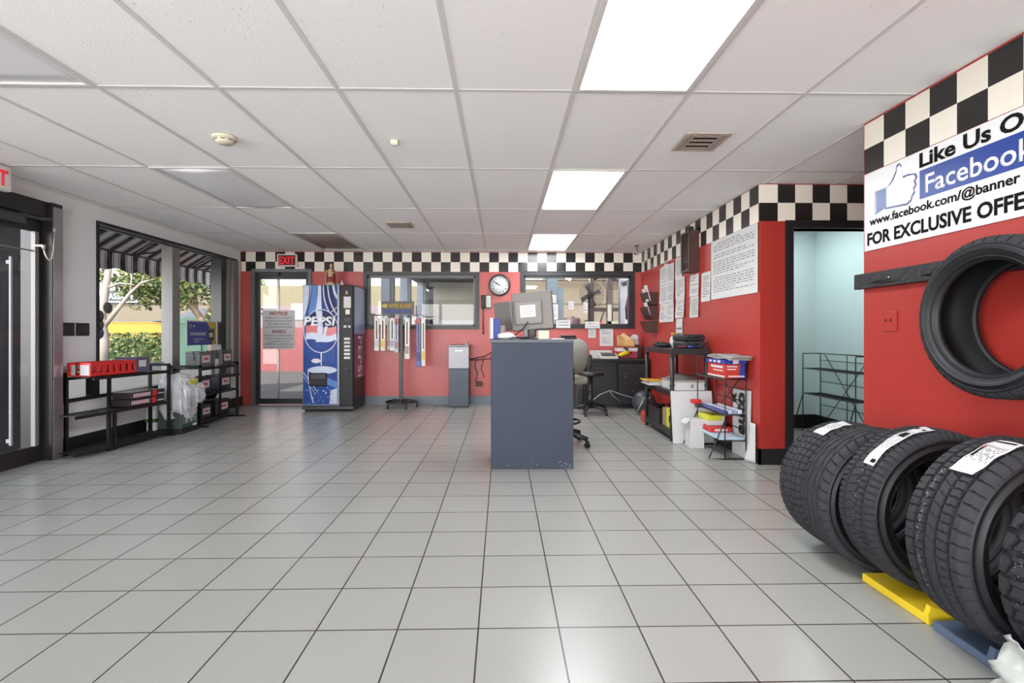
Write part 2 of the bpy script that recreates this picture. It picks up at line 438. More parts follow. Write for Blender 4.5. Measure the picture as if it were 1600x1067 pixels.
# ---- left window: frame, mullion, jambs, glass
win = MB()
win.box(-4.10, -3.985, 4.94, 7.5, 2.185, 2.215).box(-4.10, -3.975, 4.44, 7.56, .465, .50).box(-4.10, -3.985, 4.94, 4.965, .50, 2.19)
win.box(-4.13, -3.985, 7.08, 7.20, .50, 2.19)
window1 = S(win.build('window_1', M_bronze))
S(MB().box(-4.12, -3.99, 6.05, 6.19, .50, 2.185).box(-4.05, -3.985, 4.46, 5.9, .755, .765).build('window_mullion', mat('mullion_grey', '#8f8d8b', .45, .2), window1))
S(MB().box(-4.10, -3.985, 7.26, 7.33, .50, 2.19).box(-4.08, -3.985, 7.40, 7.55, .50, 2.19).build('window_jamb', mat('mullion_grey', '#8f8d8b'), window1))
S(MB().quad((-4.06,4.96,.5),(-4.06,7.42,.5),(-4.06,7.42,2.19),(-4.06,4.96,2.19)).quad((-4.06,4.45,.5),(-4.06,4.96,.5),(-4.06,4.96,.75),(-4.06,4.45,.75)).build('window_pane', M_glass, window1))
S(MB().box(-4.02, -3.97, 4.94, 7.08, 2.15, 2.165).build('window_rail', M_bronze, window1))
# ---- back windows
def back_window(name, W, mframe, minner):
    x0, x1, z0, z1 = W
    f = MB(); t = .055
    f.box(x0, x1, YB - .02, YB + .1, z1 - t, z1).box(x0, x1, YB - .02, YB + .1, z0, z0 + t).box(x0, x0 + t, YB - .02, YB + .1, z0 + t, z1 - t).box(x1 - t, x1, YB - .02, YB + .1, z0 + t, z1 - t)
    w = S(f.build(name, mframe))
    g = MB(); u = .03
    g.box(x0 + t, x1 - t, YB + .01, YB + .09, z1 - t - u, z1 - t).box(x0 + t, x1 - t, YB + .01, YB + .09, z0 + t, z0 + t + .02).box(x0 + t, x0 + t + u, YB + .01, YB + .09, z0 + t, z1 - t).box(x1 - t - u, x1 - t, YB + .01, YB + .09, z0 + t, z1 - t)
    S(g.build('window_bead', minner, w))
    S(MB().quad((x0+t,YB+.05,z0+t),(x1-t,YB+.05,z0+t),(x1-t,YB+.05,z1-t),(x0+t,YB+.05,z1-t)).build('window_pane', M_glass, w))
back_window('window_2', W1, M_darkframe, M_grayframe)
back_window('window_3', W2, M_black, M_darkframe)
S(MB().box(.275, 2.075, YB - .028, YB, 2.055, 2.068).build('trim_5', M_black))

# ---- glass back door
d = MB()
d.box(D2[0], D2[0] + .05, YB - .03, YB + .12, 0, D2[2]).box(D2[1] - .05, D2[1], YB - .03, YB + .12, 0, D2[2]).box(D2[0] + .05, D2[1] - .05, YB - .03, YB + .12, D2[2] - .05, D2[2])
door2 = S(d.build('door_2', M_grayframe))
d = MB(); a, b = D2[0] + .05, D2[1] - .05
d.box(a, a + .05, YB + .02, YB + .07, .012, 2.04).box(b - .05, b, YB + .02, YB + .07, .012, 2.04).box(a + .05, b - .05, YB + .02, YB + .07, 1.94, 2.04).box(a + .05, b - .05, YB + .02, YB + .07, .012, .10)
S(d.build('door_leaf', M_darkframe, door2))
S(MB().quad((a+.05,YB+.045,.1),(b-.05,YB+.045,.1),(b-.05,YB+.045,1.94),(a+.05,YB+.045,1.94)).build('door_pane', M_glass, door2))
S(MB().rbox(a + .10, a + .36, YB - .03, YB + .02, 1.985, 2.035, .008).box(a + .35, a + .37, YB - .02, YB, 2.0, 2.07).cyl((a + .2, YB - .02, 2.045), (a + .5, YB - .01, 2.055), .006).build('door_closer', M_darkgray, door2))
S(MB().box(a + .30, a + .33, YB + .075, YB + .10, .1, 1.94).build('door_bar', M_alu, door2))
S(MB().rbox(b - .045, b - .01, YB - .04, YB + .02, .95, 1.15, .006).build('door_handle', M_black, door2))

# ---- left glass door and its deep bronze frame
d = MB()
d.box(-4.16, -3.90, 4.352, 4.455, 0, 2.235).box(-4.16, -3.93, 2.86, 4.352, 2.10, 2.235).box(-4.16, -3.93, 2.86, 2.96, 0, 2.10)
d.box(-4.16, -4.03, 4.345, 4.352, 0, 2.10)
door1 = S(d.build('door_1', M_bronze))
S(MB().box(-3.90, -3.893, 4.362, 4.452, 0, 2.2).build('door_jamb_cover', mat('brushed_sheet', '#b5b3b8', .28, .85, .1, 40), door1))
d = MB()
d.box(-4.02, -3.98, 4.30, 4.350, .0, 2.09).box(-4.02, -3.98, 2.97, 3.06, .0, 2.09).box(-4.02, -3.98, 3.06, 4.30, 1.97, 2.09).box(-4.02, -3.98, 3.06, 4.30, .0, .14)
S(d.build('door_leaf', M_bronze, door1))
S(MB().box(-4.01, -3.974, 4.278, 4.312, .14, 1.97).box(-4.01, -3.99, 3.95, 4.28, 1.80, 1.81).build('door_bead', mat('bead_grey', '#85837f', .45, .2, spec=.3), door1))
S(MB().quad((-4.0,3.06,.14),(-4.0,4.28,.14),(-4.0,4.28,1.97),(-4.0,3.06,1.97)).build('door_pane', M_glass, door1))
S(MB().box(-3.955, -3.94, 4.035, 4.05, .2, 1.72).box(-3.98, -3.95, 4.036, 4.049, .22, .25).box(-3.98, -3.95, 4.036, 4.049, 1.66, 1.69).build('door_handle', mat('handle_grey', '#99999b', .5, spec=.3), door1))
S(MB().rbox(-3.98, -3.92, 3.6, 4.15, 2.0, 2.065, .008).box(-3.965, -3.94, 3.9, 4.34, 2.066, 2.078).build('door_closer', M_darkgray, door1))
pts = []
for i in range(21):
    t = i/20; pts.append((-3.90 + .02*math.sin(PI*t), 4.275 + .10*t, 1.83 - .17*math.sin(PI*t)**.7 + .16*t))
S(MB().tube(pts, .0065).cyl((-3.90, 4.275, 1.82), (-3.90, 4.275, 1.855), .014).cyl((-3.90, 4.375, 1.98), (-3.90, 4.375, 2.02), .014).box(-3.98, -3.89, 4.268, 4.282, 1.84, 1.855).build('door_loop', mat('steel_cord', '#c3bdb2', .35, .4), door1))
# ------------------------------------------------------------------ ceiling fixtures
def lens_mat(name, col, strength):
    m = bpy.data.materials.new(name); m.use_nodes = True
    nt = m.node_tree; b = nt.nodes['Principled BSDF']
    t = nt.nodes.new('ShaderNodeTexCoord'); ck = nt.nodes.new('ShaderNodeTexChecker'); ck.inputs['Scale'].default_value = 160
    nt.links.new(t.outputs['Object'], ck.inputs[0])
    ck.inputs[1].default_value = lin(col); ck.inputs[2].default_value = tuple(x*.97 for x in lin(col)[:3]) + (1,)
    nt.links.new(ck.outputs[0], b.inputs['Base Color']); b.inputs['Roughness'].default_value = .35
    if strength:
        nt.links.new(ck.outputs[0], b.inputs['Emission Color']); b.inputs['Emission Strength'].default_value = strength
    return m
M_lit = lens_mat('lit_lens', '#f4fbff', LAMP)
M_unlit = lens_mat('unlit_lens', '#e6e6ea', 0)
def stained():
    m = mat('stained_lens', '#a39a92', .4)
    nt = m.node_tree; b = nt.nodes['Principled BSDF']
    t = nt.nodes.new('ShaderNodeTexCoord'); g = nt.nodes.new('ShaderNodeSeparateXYZ'); r = nt.nodes.new('ShaderNodeValToRGB')
    n = nt.nodes.new('ShaderNodeTexNoise'); n.inputs['Scale'].default_value = 2.5
    a = nt.nodes.new('ShaderNodeMath'); a.operation = 'MULTIPLY_ADD'; a.inputs[1].default_value = .45
    nt.links.new(t.outputs['Object'], g.inputs[0]); nt.links.new(t.outputs['Object'], n.inputs['Vector'])
    nt.links.new(n.outputs[0], a.inputs[0]); nt.links.new(g.outputs['Y'], a.inputs[2]); nt.links.new(a.outputs[0], r.inputs[0])
    r.color_ramp.elements[0].position = .25; r.color_ramp.elements[0].color = lin('#b7b0aa')
    r.color_ramp.elements[1].position = .95; r.color_ramp.elements[1].color = lin('#4d3626')
    nt.links.new(r.outputs[0], b.inputs['Base Color'])
    return m
M_stain = stained()
LIGHTS = [
 ((0,-1), M_lit, 'large glowing ceiling light nearest the viewer, cut by the top edge', 0),
 ((0,1), M_lit, 'middle one of the three glowing ceiling lights', 0),
 ((0,3), M_lit, 'smallest, farthest glowing ceiling light above the rear right window', 0),
 ((-5,-1), M_unlit, 'unlit ceiling light panel cut by the left edge', 0),
 ((-5,1), M_unlit, 'unlit white ceiling light with a sagging lens near the left window', .03),
 ((-5,3), M_stain, 'brown stained unlit ceiling light above the drinks machine', .012),
]
for (k, r), m_, lab, sag in LIGHTS:
    x0, y0 = CX + k*CW, CY + r*CL
    t = T('ceiling_light', lab, 'ceiling light', (x0 + CW/2, y0, H), 0, 'ceiling lights')
    f = MB(); a = CW/2
    f.box(-a + .005, -a + .03, .005, CL - .005, -.006, .02).box(a - .03, a - .005, .005, CL - .005, -.006, .02).box(-a + .03, a - .03, .005, .03, -.006, .02).box(-a + .03, a - .03, CL - .03, CL - .005, -.006, .02)
    f.box(-a, a, 0, CL, .09, .10)
    f.build('frame', M_tbar, t)
    def lens(u, v):
        return (-a + .03 + u*(CW - .06), .03 + v*(CL - .06), .004 - sag*math.sin(PI*u)**2*(.35 + .65*math.sin(PI*v)) )
    MB().grid(lens, 10, 14).build('lens', m_, t, solid=.003)

def vent(name, label, x, y, w, l):
    t = T(name, label, 'air vent', (x, y, H - .004), 0, 'ceiling air vents')
    f = MB(); a, b = w/2, l/2; q = .022
    f.box(-a, a, -b, -b + q, -.008, 0).box(-a, a, b - q, b, -.008, 0).box(-a, -a + q, -b + q, b - q, -.008, 0).box(a - q, a, -b + q, b - q, -.008, 0)
    f.build('frame', mat('stained_vent_paint', '#c9beb2', .5, 0, .25, 20), t)
    MB().box(-a + q, a - q, -b + q, b - q, -.001, 0).build('backing', M_gap, t)
    for i in range(4):
        s = MB(); yy = -b + q + .01 + i*(l - 2*q - .02)/3.6
        s.box(-a*.52, a*.52, yy, yy + .03, -.002, .001, Matrix.Translation((0, 0, -.008)) @ Matrix.Rotation(0, 4, 'X'))
        s.build('slat', mat('vent_slat', '#b7aa9d', .5, 0, .3, 25), t)
    for sx in (-1, 1):
        for i in range(2):
            s = MB(); xx = sx*(a*.62 + i*a*.2); s.box(xx - .012, xx + .012, -b + q, b - q, -.010, -.007)
            s.build('slat', mat('vent_slat', '#b7aa9d'), t)
vent('ceiling_vent', 'rusty square air vent to the right of the nearest glowing light', 1.30, 3.20, .29, .30)
vent('ceiling_vent', 'small square air vent far back above the rear left window', -1.18, 5.72, .28, .30)

t = T('smoke_detector', 'round cream smoke detector on the ceiling', 'smoke detector', (-1.78, 3.2, H))
MB().lathe([(.073, 0), (.075, -.012), (.06, -.016)], n=28).build('base', mat('cream_plastic', '#e9e3cc', .45), t)
MB().lathe([(.058, -.016), (.056, -.03), (.045, -.042), (.0, -.044)], n=28).build('cover', mat('cream_plastic', '#e9e3cc'), t)
g = MB()
for k in range(8): g.box(.0555, .0585, -.014, .014, -.028, -.023, Matrix.Rotation(k*PI/4 + .3, 4, 'Z'))
g.build('slot', M_darkgray, t)
t = T('ceiling_sensor', 'tiny cream box sensor on the ceiling', 'sensor', (-.70, 3.23, H))
MB().rbox(-.024, .024, -.02, .02, -.03, 0, .005).build('housing', mat('cream_plastic', '#e9e3cc'), t)
MB().rbox(-.016, .016, -.012, .012, -.036, -.03, .002).build('lens', M_white, t)

# little security camera under the ceiling in the far right corner
t = T('security_camera', 'small white security camera hung from the ceiling in the far right corner', 'camera', (1.93, 7.02, H))
MB().lathe([(.035, 0), (.033, -.008), (.012, -.012)], n=16).cyl((0, 0, -.01), (0, 0, -.09), .009).build('bracket', mat('tarnished_metal', '#7d6f66', .5, .4), t)
MB().cyl((.02, .05, -.10), (-.035, -.05, -.125), .026, 16).build('body', M_white, t)
MB().cyl((-.036, -.052, -.1255), (-.0375, -.0545, -.126), .019, 16).build('lens', M_black, t)

# ------------------------------------------------------------------ near right wall: banner, board, plate
t = T('wall_banner', 'long white printed banner with a thumbs-up on the near red wall', 'banner', (2.176, 2.91, 1.59))
def P(y, z): return (y - 2.91, z - 1.59)
MB().box(-.003, .002, -1.16, 0, 0, .458).build('panel', mat('vinyl_white', '#efeef0', .22), t)
def blk(y0, y1, z0, z1, m_, name, d=.0045):
    a, b = P(y0, z0), P(y1, z1); return MB().box(-d, -.003, b[0], a[0], a[1], b[1]).build(name, m_, t)
blk(2.52, 1.80, 1.797, 1.945, mat('banner_blue', '#2a4494', .3, spec=.3), 'blue_bar')
def line(s, y0, y1, z, h, m_, bold=.0, d=-.0046):
    a = P(y0, z); text(s, m_, t, 'lettering', abs(y0 - y1), h, (d, a[0], a[1]), ROT_ON_RIGHT, bold)
line('Like Us On', 2.52, 1.945, 1.962, .075, M_ink, .028)
M_bw = mat('banner_white', '#ffffff', .4)
line('Facebook', 2.485, 1.962, 1.822, .097, M_bw, .012)
line('www.facebook.com/@banner', 2.868, 2.02, 1.735, .047, M_ink, .022)
line('FOR EXCLUSIVE OFFERS', 2.885, 1.905, 1.622, .072, M_ink, .03)
# thumbs-up: outline, hand, cuff
hand = [(2.74,1.812),(2.60,1.800),(2.575,1.815),(2.570,1.835),(2.555,1.85),(2.562,1.868),(2.548,1.885),(2.558,1.902),(2.545,1.92),(2.556,1.938),(2.60,1.943),(2.625,1.94),(2.63,1.965),(2.634,2.0),(2.648,2.02),(2.665,2.012),(2.668,1.985),(2.69,1.95),(2.712,1.93),(2.74,1.922)]
def off(poly, d):
    cx = sum(p[0] for p in poly)/len(poly); cz = sum(p[1] for p in poly)/len(poly); out = []
    for y, z in poly:
        l = math.hypot(y - cx, z - cz); out.append((y + (y - cx)/l*d, z + (z - cz)/l*d))
    return out
M_navy = mat('navy_ink', '#26336f', .3)
MB().prism([P(*p) for p in off(hand, .013)], 'X', -.004, -.003).build('thumb_outline', M_navy, t)
MB().prism([P(*p) for p in hand], 'X', -.0055, -.004).build('thumb', M_bw, t)
cuff = [(2.825,1.79),(2.742,1.812),(2.742,1.925),(2.828,1.925)]
MB().prism([P(*p) for p in cuff], 'X', -.005, -.003).build('cuff', mat('cuff_blue', '#5a6ca6', .3), t)
MB().prism([P(2.82,1.797),P(2.814,1.798),P(2.816,1.92),P(2.822,1.92)], 'X', -.0056, -.005).build('cuff_button', M_white, t)

t = T('wall_board', 'black painted board with bare hooks above the outlet, behind the hung tire', 'board', (2.18, 2.955, 1.365))
MB().rbox(-.04, -.001, -1.5, 0, 0, .09, .004).build('plank', mat('rough_black_wood', '#211f21', .5, 0, .35, 14, .4, 40), t)
for yy in (-.13, -.48):
    MB().tube([(-.038, yy, .06), (-.038, yy, .035), (-.06, yy - .05, .034), (-.062, yy - .16, .034)], .0045).build('hook', M_blackmetal, t)
for yy in (-.27, -.9): MB().lathe([(.008, -.041), (.006, -.044), (0, -.045)], (0, yy, .045), 10, 'X').build('screw', M_chrome, t)
t = T('outlet_plate', 'red painted outlet plate on the near red wall', 'outlet', (2.179, 2.727, 1.112))
MB().rbox(-.006, 0, -.057, .057, 0, .113, .002).build('plate', M_redwall, t)
for dy in (-.014, .02):
    g = MB(); g.box(-.0075, -.005, dy - .003, dy + .003, .052, .074).box(-.0075, -.005, dy - .010, dy + .010, .060, .0645); g.build('slot', mat('dark_red', '#5c1512', .6), t)

# ------------------------------------------------------------------ tires
def saw(x): return x - math.floor(x)
def tri(x): return abs(saw(x)*2 - 1)
def pat_blocks(th, s, n=54):
    g = 0
    for c in (-.72, -.36, .36, .72):
        z = .02*(1 if int(saw(th*n)*2) else -1) if abs(c) < .5 else 0
        if abs(s - c - z) < .045: g = 1
    if abs(s - .06*(tri(th*n*.5)*2 - 1)) < .05: g = 1
    q = saw(th*n + .25*s)
    if abs(s) > .40 and q < .14: g = max(g, .9)
    if abs(s) <= .36 and saw(th*n*1.0 + s*.6) < .12: g = max(g, .8)
    return g
def pat_chevron(th, s, n=44):
    g = 0
    for c in (-.55, -.2, .2, .55):
        if abs(s - c) < .05: g = 1
    if abs(s) > .58 and saw(th*n + abs(s)*.9) < .12: g = max(g, .8)
    if .24 < abs(s) < .52 and saw(th*n*.5 + abs(s)*2.2) < .12: g = max(g, .8)
    if abs(s) < .16 and saw(th*n*.5 + s*2.0) < .10: g = max(g, .6)
    return g
def pat_rib(th, s, n=72):
    g = 0
    for c in (-.62, .42): 
        if abs(s - c) < .05: g = 1
    if abs(s + .18 - .07*math.sin(th*n*PI*.9)) < .05: g = 1
    if s > .50 and saw(th*n*1.15 + s*.3) < .30: g = max(g, .55 if s < .92 else .3)
    if -.56 < s < -.26 and saw(th*n*1.1) < .25: g = max(g, .6)
    if s < -.68 and saw(th*n) < .25: g = max(g, .6)
    if -.10 < s < .36 and saw(th*n*.8 + .8*s) < .12: g = max(g, .5)
    return g
def pat_highway(th, s, n=60):
    g = 0
    for c in (-.58, -.2, .18, .52):
        if abs(s - c) < .045: g = 1
    if s > .56:
        if saw(th*n*.62 + s*.35) < .10: g = max(g, .9)
        if saw(th*n*1.24 + .3 + s*.2) < .07: g = max(g, .35)
    if s < -.62 and saw(th*n*.8 - s*.3) < .12: g = max(g, .7)
    if -.54 < s < -.24 and saw(th*n*1.2 + .1*tri(s*6)) < .14: g = max(g, .7)
    if -.16 < s < .14 and saw(th*n*.9 - s*1.6) < .13: g = max(g, .5)
    if .22 < s < .48 and saw(th*n*1.2 + .1*tri(s*6)) < .14: g = max(g, .7)
    return g
def pat_terrain(th, s, n=30):
    row = saw(th*n); a = abs(s)
    w = .10*math.sin(th*n*2*PI + (PI if s > 0 else 0))
    if abs(a - .58 - w*.6) < .06: return 1
    if abs(s - w) < .07: return 1
    if a > .6: return 1 if saw(th*n + (.5 if s > 0 else 0)) < .24 else (.25 if abs(a - .8) < .03 and .5 < saw(th*n + (.5 if s > 0 else 0)) < .8 else 0)
    if saw(th*n + .35*s + (.25 if s > 0 else .6)) < .20: return 1
    if saw(th*n*2 + .35*s + .2) < .10: return .35
    return 0
def pat_sport(th, s, n=40):
    g = 0
    for c in (-.5, -.1, .3, .62):
        if abs(s - c) < .05: g = 1
    if s < -.58 and saw(th*n) < .13 and s > -.93: g = max(g, .9)
    if s > .68 and saw(th*n) < .13: g = max(g, .9)
    return g

M_tread = mat('tread_rubber', '#323236', .7, 0, .18, 60, .15, 400, spec=.3)
M_side = mat('sidewall_rubber', '#1d1d21', .5, 0, .12, 25, spec=.35)
M_liner = mat('inner_rubber', '#0d0d0f', .55, 0, .1, 25, spec=.2)
def tire(label, loc, R, w, psi, pat, Rh, depth=.013, nT=760, nW=56, hung=False, group='tires standing in a row'):
    t = T('tire', label, 'tire', loc, psi, group)
    Mx = Matrix.Translation((0, 0, R))
    hw = w/2
    def crown(s):
        a = abs(s); r = R - .007*a*a
        if a > .80: r -= .022*((a - .80)/.20)**2
        return r
    def tread(u, v):
        th = u; s = -1 + 2*v; d = pat(th, s) if abs(s) < .985 else 0
        r = crown(s) - depth*d
        a = 2*PI*u
        return (r*math.sin(a), s*hw, R + r*math.cos(a))
    MB().grid(tread, nT, nW, smooth=False, wrap=True).build('tread', M_tread, t)
    rs = crown(1)
    for sd in (-1, 1):
        prof = [(rs, sd*hw)]
        hgt = rs - Rh
        for q, o in ((.06,.004),(.10,.0045),(.105,.0025),(.2,.008),(.35,.012),(.36,.014),(.40,.014),(.41,.012),(.55,.010),(.72,.001),(.8,-.006),(.805,-.003),(.84,-.004),(.85,-.009),(.93,-.014),(1,-.018)):
            prof.append((rs - hgt*q, sd*(hw + o)))
        prof += [(Rh - .004, sd*(hw - .024)), (Rh - .001, sd*(hw - .036)), (Rh + .012, sd*(hw - .038))]
        m = MB(); m.lathe(prof, (0, 0, R), 96, 'Y')
        m.bm.faces.ensure_lookup_table()
        bmesh.ops.delete(m.bm, geom=[f for f in m.bm.faces if len(f.verts) > 4], context='FACES_ONLY')
        o = m.build('sidewall', M_side, t)
    prof = []
    n = 18
    for i in range(n + 1):
        a = -1 + 2*i/n
        y = (hw - .032)*a*(1 + .10*(1 - a*a)); r = Rh + .01 + (R - .02 - Rh - .01)*(1 - abs(a)**2.6)
        prof.append((r, y))
    m = MB(); m.lathe(prof, (0, 0, R), 120, 'Y')
    m.bm.faces.ensure_lookup_table()
    bmesh.ops.delete(m.bm, geom=[f for f in m.bm.faces if len(f.verts) > 4], context='FACES_ONLY')
    m.build('inner_liner', M_liner, t)
    t['R'] = R
    return t, crown, hw, R
def tire_label(tt, a0, a1, s0, s1, fold=0, seed=1, nlines=7, bars=()):
    """printed paper strip lying on the tread; a0..a1 degrees left of the top, s across"""
    t, crown, hw, R = tt
    def pt(a, s, d=.003):
        r = R + .001 + d - .004*abs(s)
        A = -math.radians(a)
        return Vector((r*math.sin(A), s*hw, R + r*math.cos(A)))
    n = 14
    mb = MB()
    def f(u, v):
        a = a0 + (a1 - a0)*u; s = s0 + (s1 - s0)*v
        d = .003 + .004*math.sin(u*7 + v*2 + seed)**2
        if fold and u > .72: d += fold*(u - .72)**1.3
        return pt(a, s, d)
    mb.m(3); mb.grid(f, n, 5)
    ink = mb; rnd = random.Random(seed)
    def strip(u0, u1, v0, v1, mi):
        ink.m(mi)
        ink.grid(lambda u, v: f(u0 + (u1 - u0)*u, v0 + (v1 - v0)*v) + (f(u0 + (u1 - u0)*u, v0 + (v1 - v0)*v) - Vector((0, 0, R))).normalized()*.0012, 6, 1)
    for i in range(nlines):
        v = .12 + .76*i/(nlines - 1); u = .25
        while u < .68:
            l = rnd.uniform(.03, .10); strip(u, min(u + l, .7), v, v + .035, 1); u += l + rnd.uniform(.02, .08)
    for (u0, u1, v0, v1, mi) in bars: strip(u0, u1, v0, v1, mi)
    ink.build('paper_label', [M_ink, M_grayink, M_redink, M_paper], t)
def paint_marks(tt, s, a0, a1, n, seed, w=.05):
    """chalky factory paint flecks along one groove"""
    t, crown, hw, R = tt; rnd = random.Random(seed); mb = MB()
    for i in range(n):
        a = -math.radians(rnd.uniform(a0, a1)); ss = s + rnd.uniform(-w, w); da = rnd.uniform(.003, .012); ds = rnd.uniform(.006, .02)
        r = crown(ss) + .0006
        q = [(a, ss), (a + da, ss), (a + da, ss + ds), (a, ss + ds)]
        mb.quad(*[(r*math.sin(x), y*hw, R + r*math.cos(x)) for x, y in q])
    tag(mb.build('paint_mark', mat('chalk_paint', '#c9c8cc', .8, 0, .2), t), None, None, None, 'stuff')

ta = tire('farthest standing tire of the row, zigzag blocks, white sticker on top', (1.785, 2.495, 0), .322, .190, -.03, pat_blocks, .20)
tire_label(ta, 6, 34, -.75, .05, 0, 3, 6)
paint_marks(ta, -.05, 15, 110, 70, 5)
tb = tire('second farthest standing tire, slim chevron tread and no sticker', (1.775, 2.275, 0), .327, .190, -.06, pat_chevron, .235)
tc_ = tire('middle standing tire in the yellow stand, long white sticker', (1.80, 2.035, .036), .333, .200, -.03, pat_rib, .225)
tire_label(tc_, 4, 56, -.55, -.02, 0, 9, 6, ((.10,.16,.1,.9,0),(.30,.42,.25,.8,0),(.9,.96,.1,.5,0)))
paint_marks(tc_, -.18, 55, 120, 45, 8, .06)
td = tire('fourth standing tire toward the viewer, deep straight grooves, folded sticker', (1.79, 1.655, .036), .350, .225, .05, pat_highway, .235)
tire_label(td, 12, 46, -.60, .12, .05, 4, 8, ((.05,.10,.15,.95,0),(.34,.60,.82,.93,0),(.30,.36,.78,.9,2)))
paint_marks(td, .35, 45, 125, 80, 12, .05)
te = tire('nearest standing tire cut by the right edge, chunky off-road tread', (1.83, 1.355, .036), .332, .235, -.04, pat_terrain, .215, .016, 720, 60)
paint_marks(te, .1, 60, 110, 30, 17, .3)

th = tire('tire hung sideways on the near red wall', (2.045, 1.94, .835), .33, .225, PI/2, pat_sport, .232, group=None)[0]

# moulded tire stands on the floor
def stand(label, x0, x1, y0, y1, col, name):
    t = T('tire_stand', label, 'tire stand', ((x0 + x1)/2, (y0 + y1)/2, 0), 0, 'tire stands')
    a, b = (x1 - x0)/2, (y1 - y0)/2
    m_ = mat(name, col, .4)
    mb = MB(); mb.rbox(-a, a, -b, b, 0, .034, .004)
    mb.build('base', m_, t)
    e = MB(); e.prism([(-a, .034), (-a + .012, .070), (-a + .06, .055), (-a + .10, .034)], 'Y', -b, -b + .02); e.build('divider', m_, t)
    return t
stand('yellow plastic tire stand under the middle tire', 1.605, 2.0, 1.825, 2.165, '#f2cf2c', 'yellow_stand')
stand('slate grey plastic tire stand between the yellow and the blue one', 1.60, 2.0, 1.575, 1.80, '#5b6b83', 'slate_stand')
stand('bright blue plastic tire stand at the bottom right corner', 1.60, 2.0, 1.18, 1.565, '#2a52b4', 'blue_stand')
# crumpled clear wrapping beside the nearest tire
rnd = random.Random(3)
wr = MB().grid(lambda u, v: (1.475 + .045*v + .012*math.sin(9*v + 4*u), 1.46 - .20*u + .008*math.sin(17*v), .008 + .185*v*(1 - .25*u)), 14, 14)
for v_ in wr.bm.verts: v_.co += Vector((rnd.uniform(-.008, .008), rnd.uniform(-.008, .008), rnd.uniform(0, .008)))
tag(wr.build('plastic_wrap', mat('cloudy_plastic', '#b9bbb6', .3, 0, .1, 30), solid=.002), 'crumpled cloudy plastic wrap at the bottom right corner', 'plastic wrap')
# ------------------------------------------------------------------ back wall
def paper(name, label, cat, w, h, loc, rot, group=None, lines=10, seed=1, curl=.01, margin=.12, col=None, ink=None, blocks=True, lh=.35):
    """a sheet in its own xy plane (x right, y up from the lower left), z toward the viewer"""
    rnd = random.Random(seed)
    c1, c2 = rnd.uniform(.2, 1)*curl, rnd.uniform(.2, 1)*curl
    fz = lambda u, v: .0015 + c1*(abs(2*u - 1)**2.5)*(1 - v) + c2*v*v*.4*u
    mb = MB(); mb.grid(lambda u, v: (u*w, v*h, fz(u, v)), 8, 8)
    def strip(u0, u1, v0, v1):
        mb.m(1); mb.grid(lambda u, v: (w*(u0 + (u1-u0)*u), h*(v0 + (v1-v0)*v), fz(u0 + (u1-u0)*u, v0 + (v1-v0)*v) + .0012), 2, 1)
    pitch = (1 - 2*margin)/max(1, lines)
    for i in range(lines):
        v = 1 - margin - (i + .5)*pitch
        if rnd.random() < .12: continue
        u = margin + (rnd.uniform(0, .1) if i % 5 == 0 else 0); end = 1 - margin - (rnd.uniform(0, .45) if rnd.random() < .3 else 0)
        while u < end:
            l = rnd.uniform(.03, .11); strip(u, min(u + l, end), v, v + pitch*lh); u += l + .022
    o = mb.build(name, [col or M_paper, ink or M_grayink], None, loc, rot)
    return tag(o, label, cat, group)

def exit_sign(label, loc, rot_z, w, h, face, letter, glow=0):
    t = T('exit_sign', label, 'exit sign', loc, rot_z, None)      # front toward local -Y
    MB().rbox(-w/2, w/2, -.03, .03, 0, h, .008).build('housing', mat('sign_housing', '#e6e2dc', .4), t)
    MB().rbox(-w/2 + .02, w/2 - .02, -.034, -.028, .018, h - .018, .002).build('face', face, t)
    text('EXIT', letter, t, 'lettering', w*.78, h*.62, (0, -.0345, h*.19), RY_FACE_MINUS_Y, .03, .002, 'CENTER')
    return t
M_exitred = mat('exit_red', '#d8242c', .4, emit=.25); M_exitdark = mat('exit_dark', '#4a1418', .4)
exit_sign('dark red exit sign on the checker band above the rear glass door', (-3.275, 7.60, 2.12), 0, .30, .19, M_exitdark, M_exitred)
exit_sign('white exit sign with red letters, cut by the left edge', (-3.73, 3.64, 2.165), PI/2, .32, .185, mat('exit_white', '#efe9e6', .4), mat('exit_letter', '#d6303a', .4, emit=.3))

# notice on the glass of the rear door
t = T('door_notice', 'grey notice with red headings in two languages on the rear glass door', 'notice', (-3.69, 7.682, .86))
MB().box(0, .49, -.004, 0, 0, .60).build('panel', mat('notice_grey', '#c4c3c6', .5), t)
M_nred = mat('notice_red', '#9c2f33', .5)
text('NOTICE', M_nred, t, 'lettering', .27, .052, (.245, -.0045, .525), RY_FACE_MINUS_Y, .03, align='CENTER')
text('AVISO', M_nred, t, 'lettering', .22, .052, (.245, -.0045, .245), RY_FACE_MINUS_Y, .03, align='CENTER')
M_nink = mat('notice_ink', '#6a6468', .6)
for i, l in enumerate(('PLEASE STAY OUT DUE TO', 'INSURANCE REGULATIONS', 'CUSTOMERS ARE NOT', 'ALLOWED IN SERVICE AREA')):
    text(l, M_nink, t, 'lettering', .42 if i != 2 else .35, .026, (.245, -.0045, .470 - i*.048), RY_FACE_MINUS_Y, .01, align='CENTER')
for i, l in enumerate(('POR FAVOR ESPERE AFUERA', 'DEBIDO A REGULACIONES', 'DEL SEGURO. NO SE', 'PERMITEN CLIENTES EN', 'EL AREA DE SERVICIO')):
    text(l, M_nink, t, 'lettering', .43 if i != 2 else .33, .025, (.245, -.0045, .196 - i*.044), RY_FACE_MINUS_Y, .01, align='CENTER')

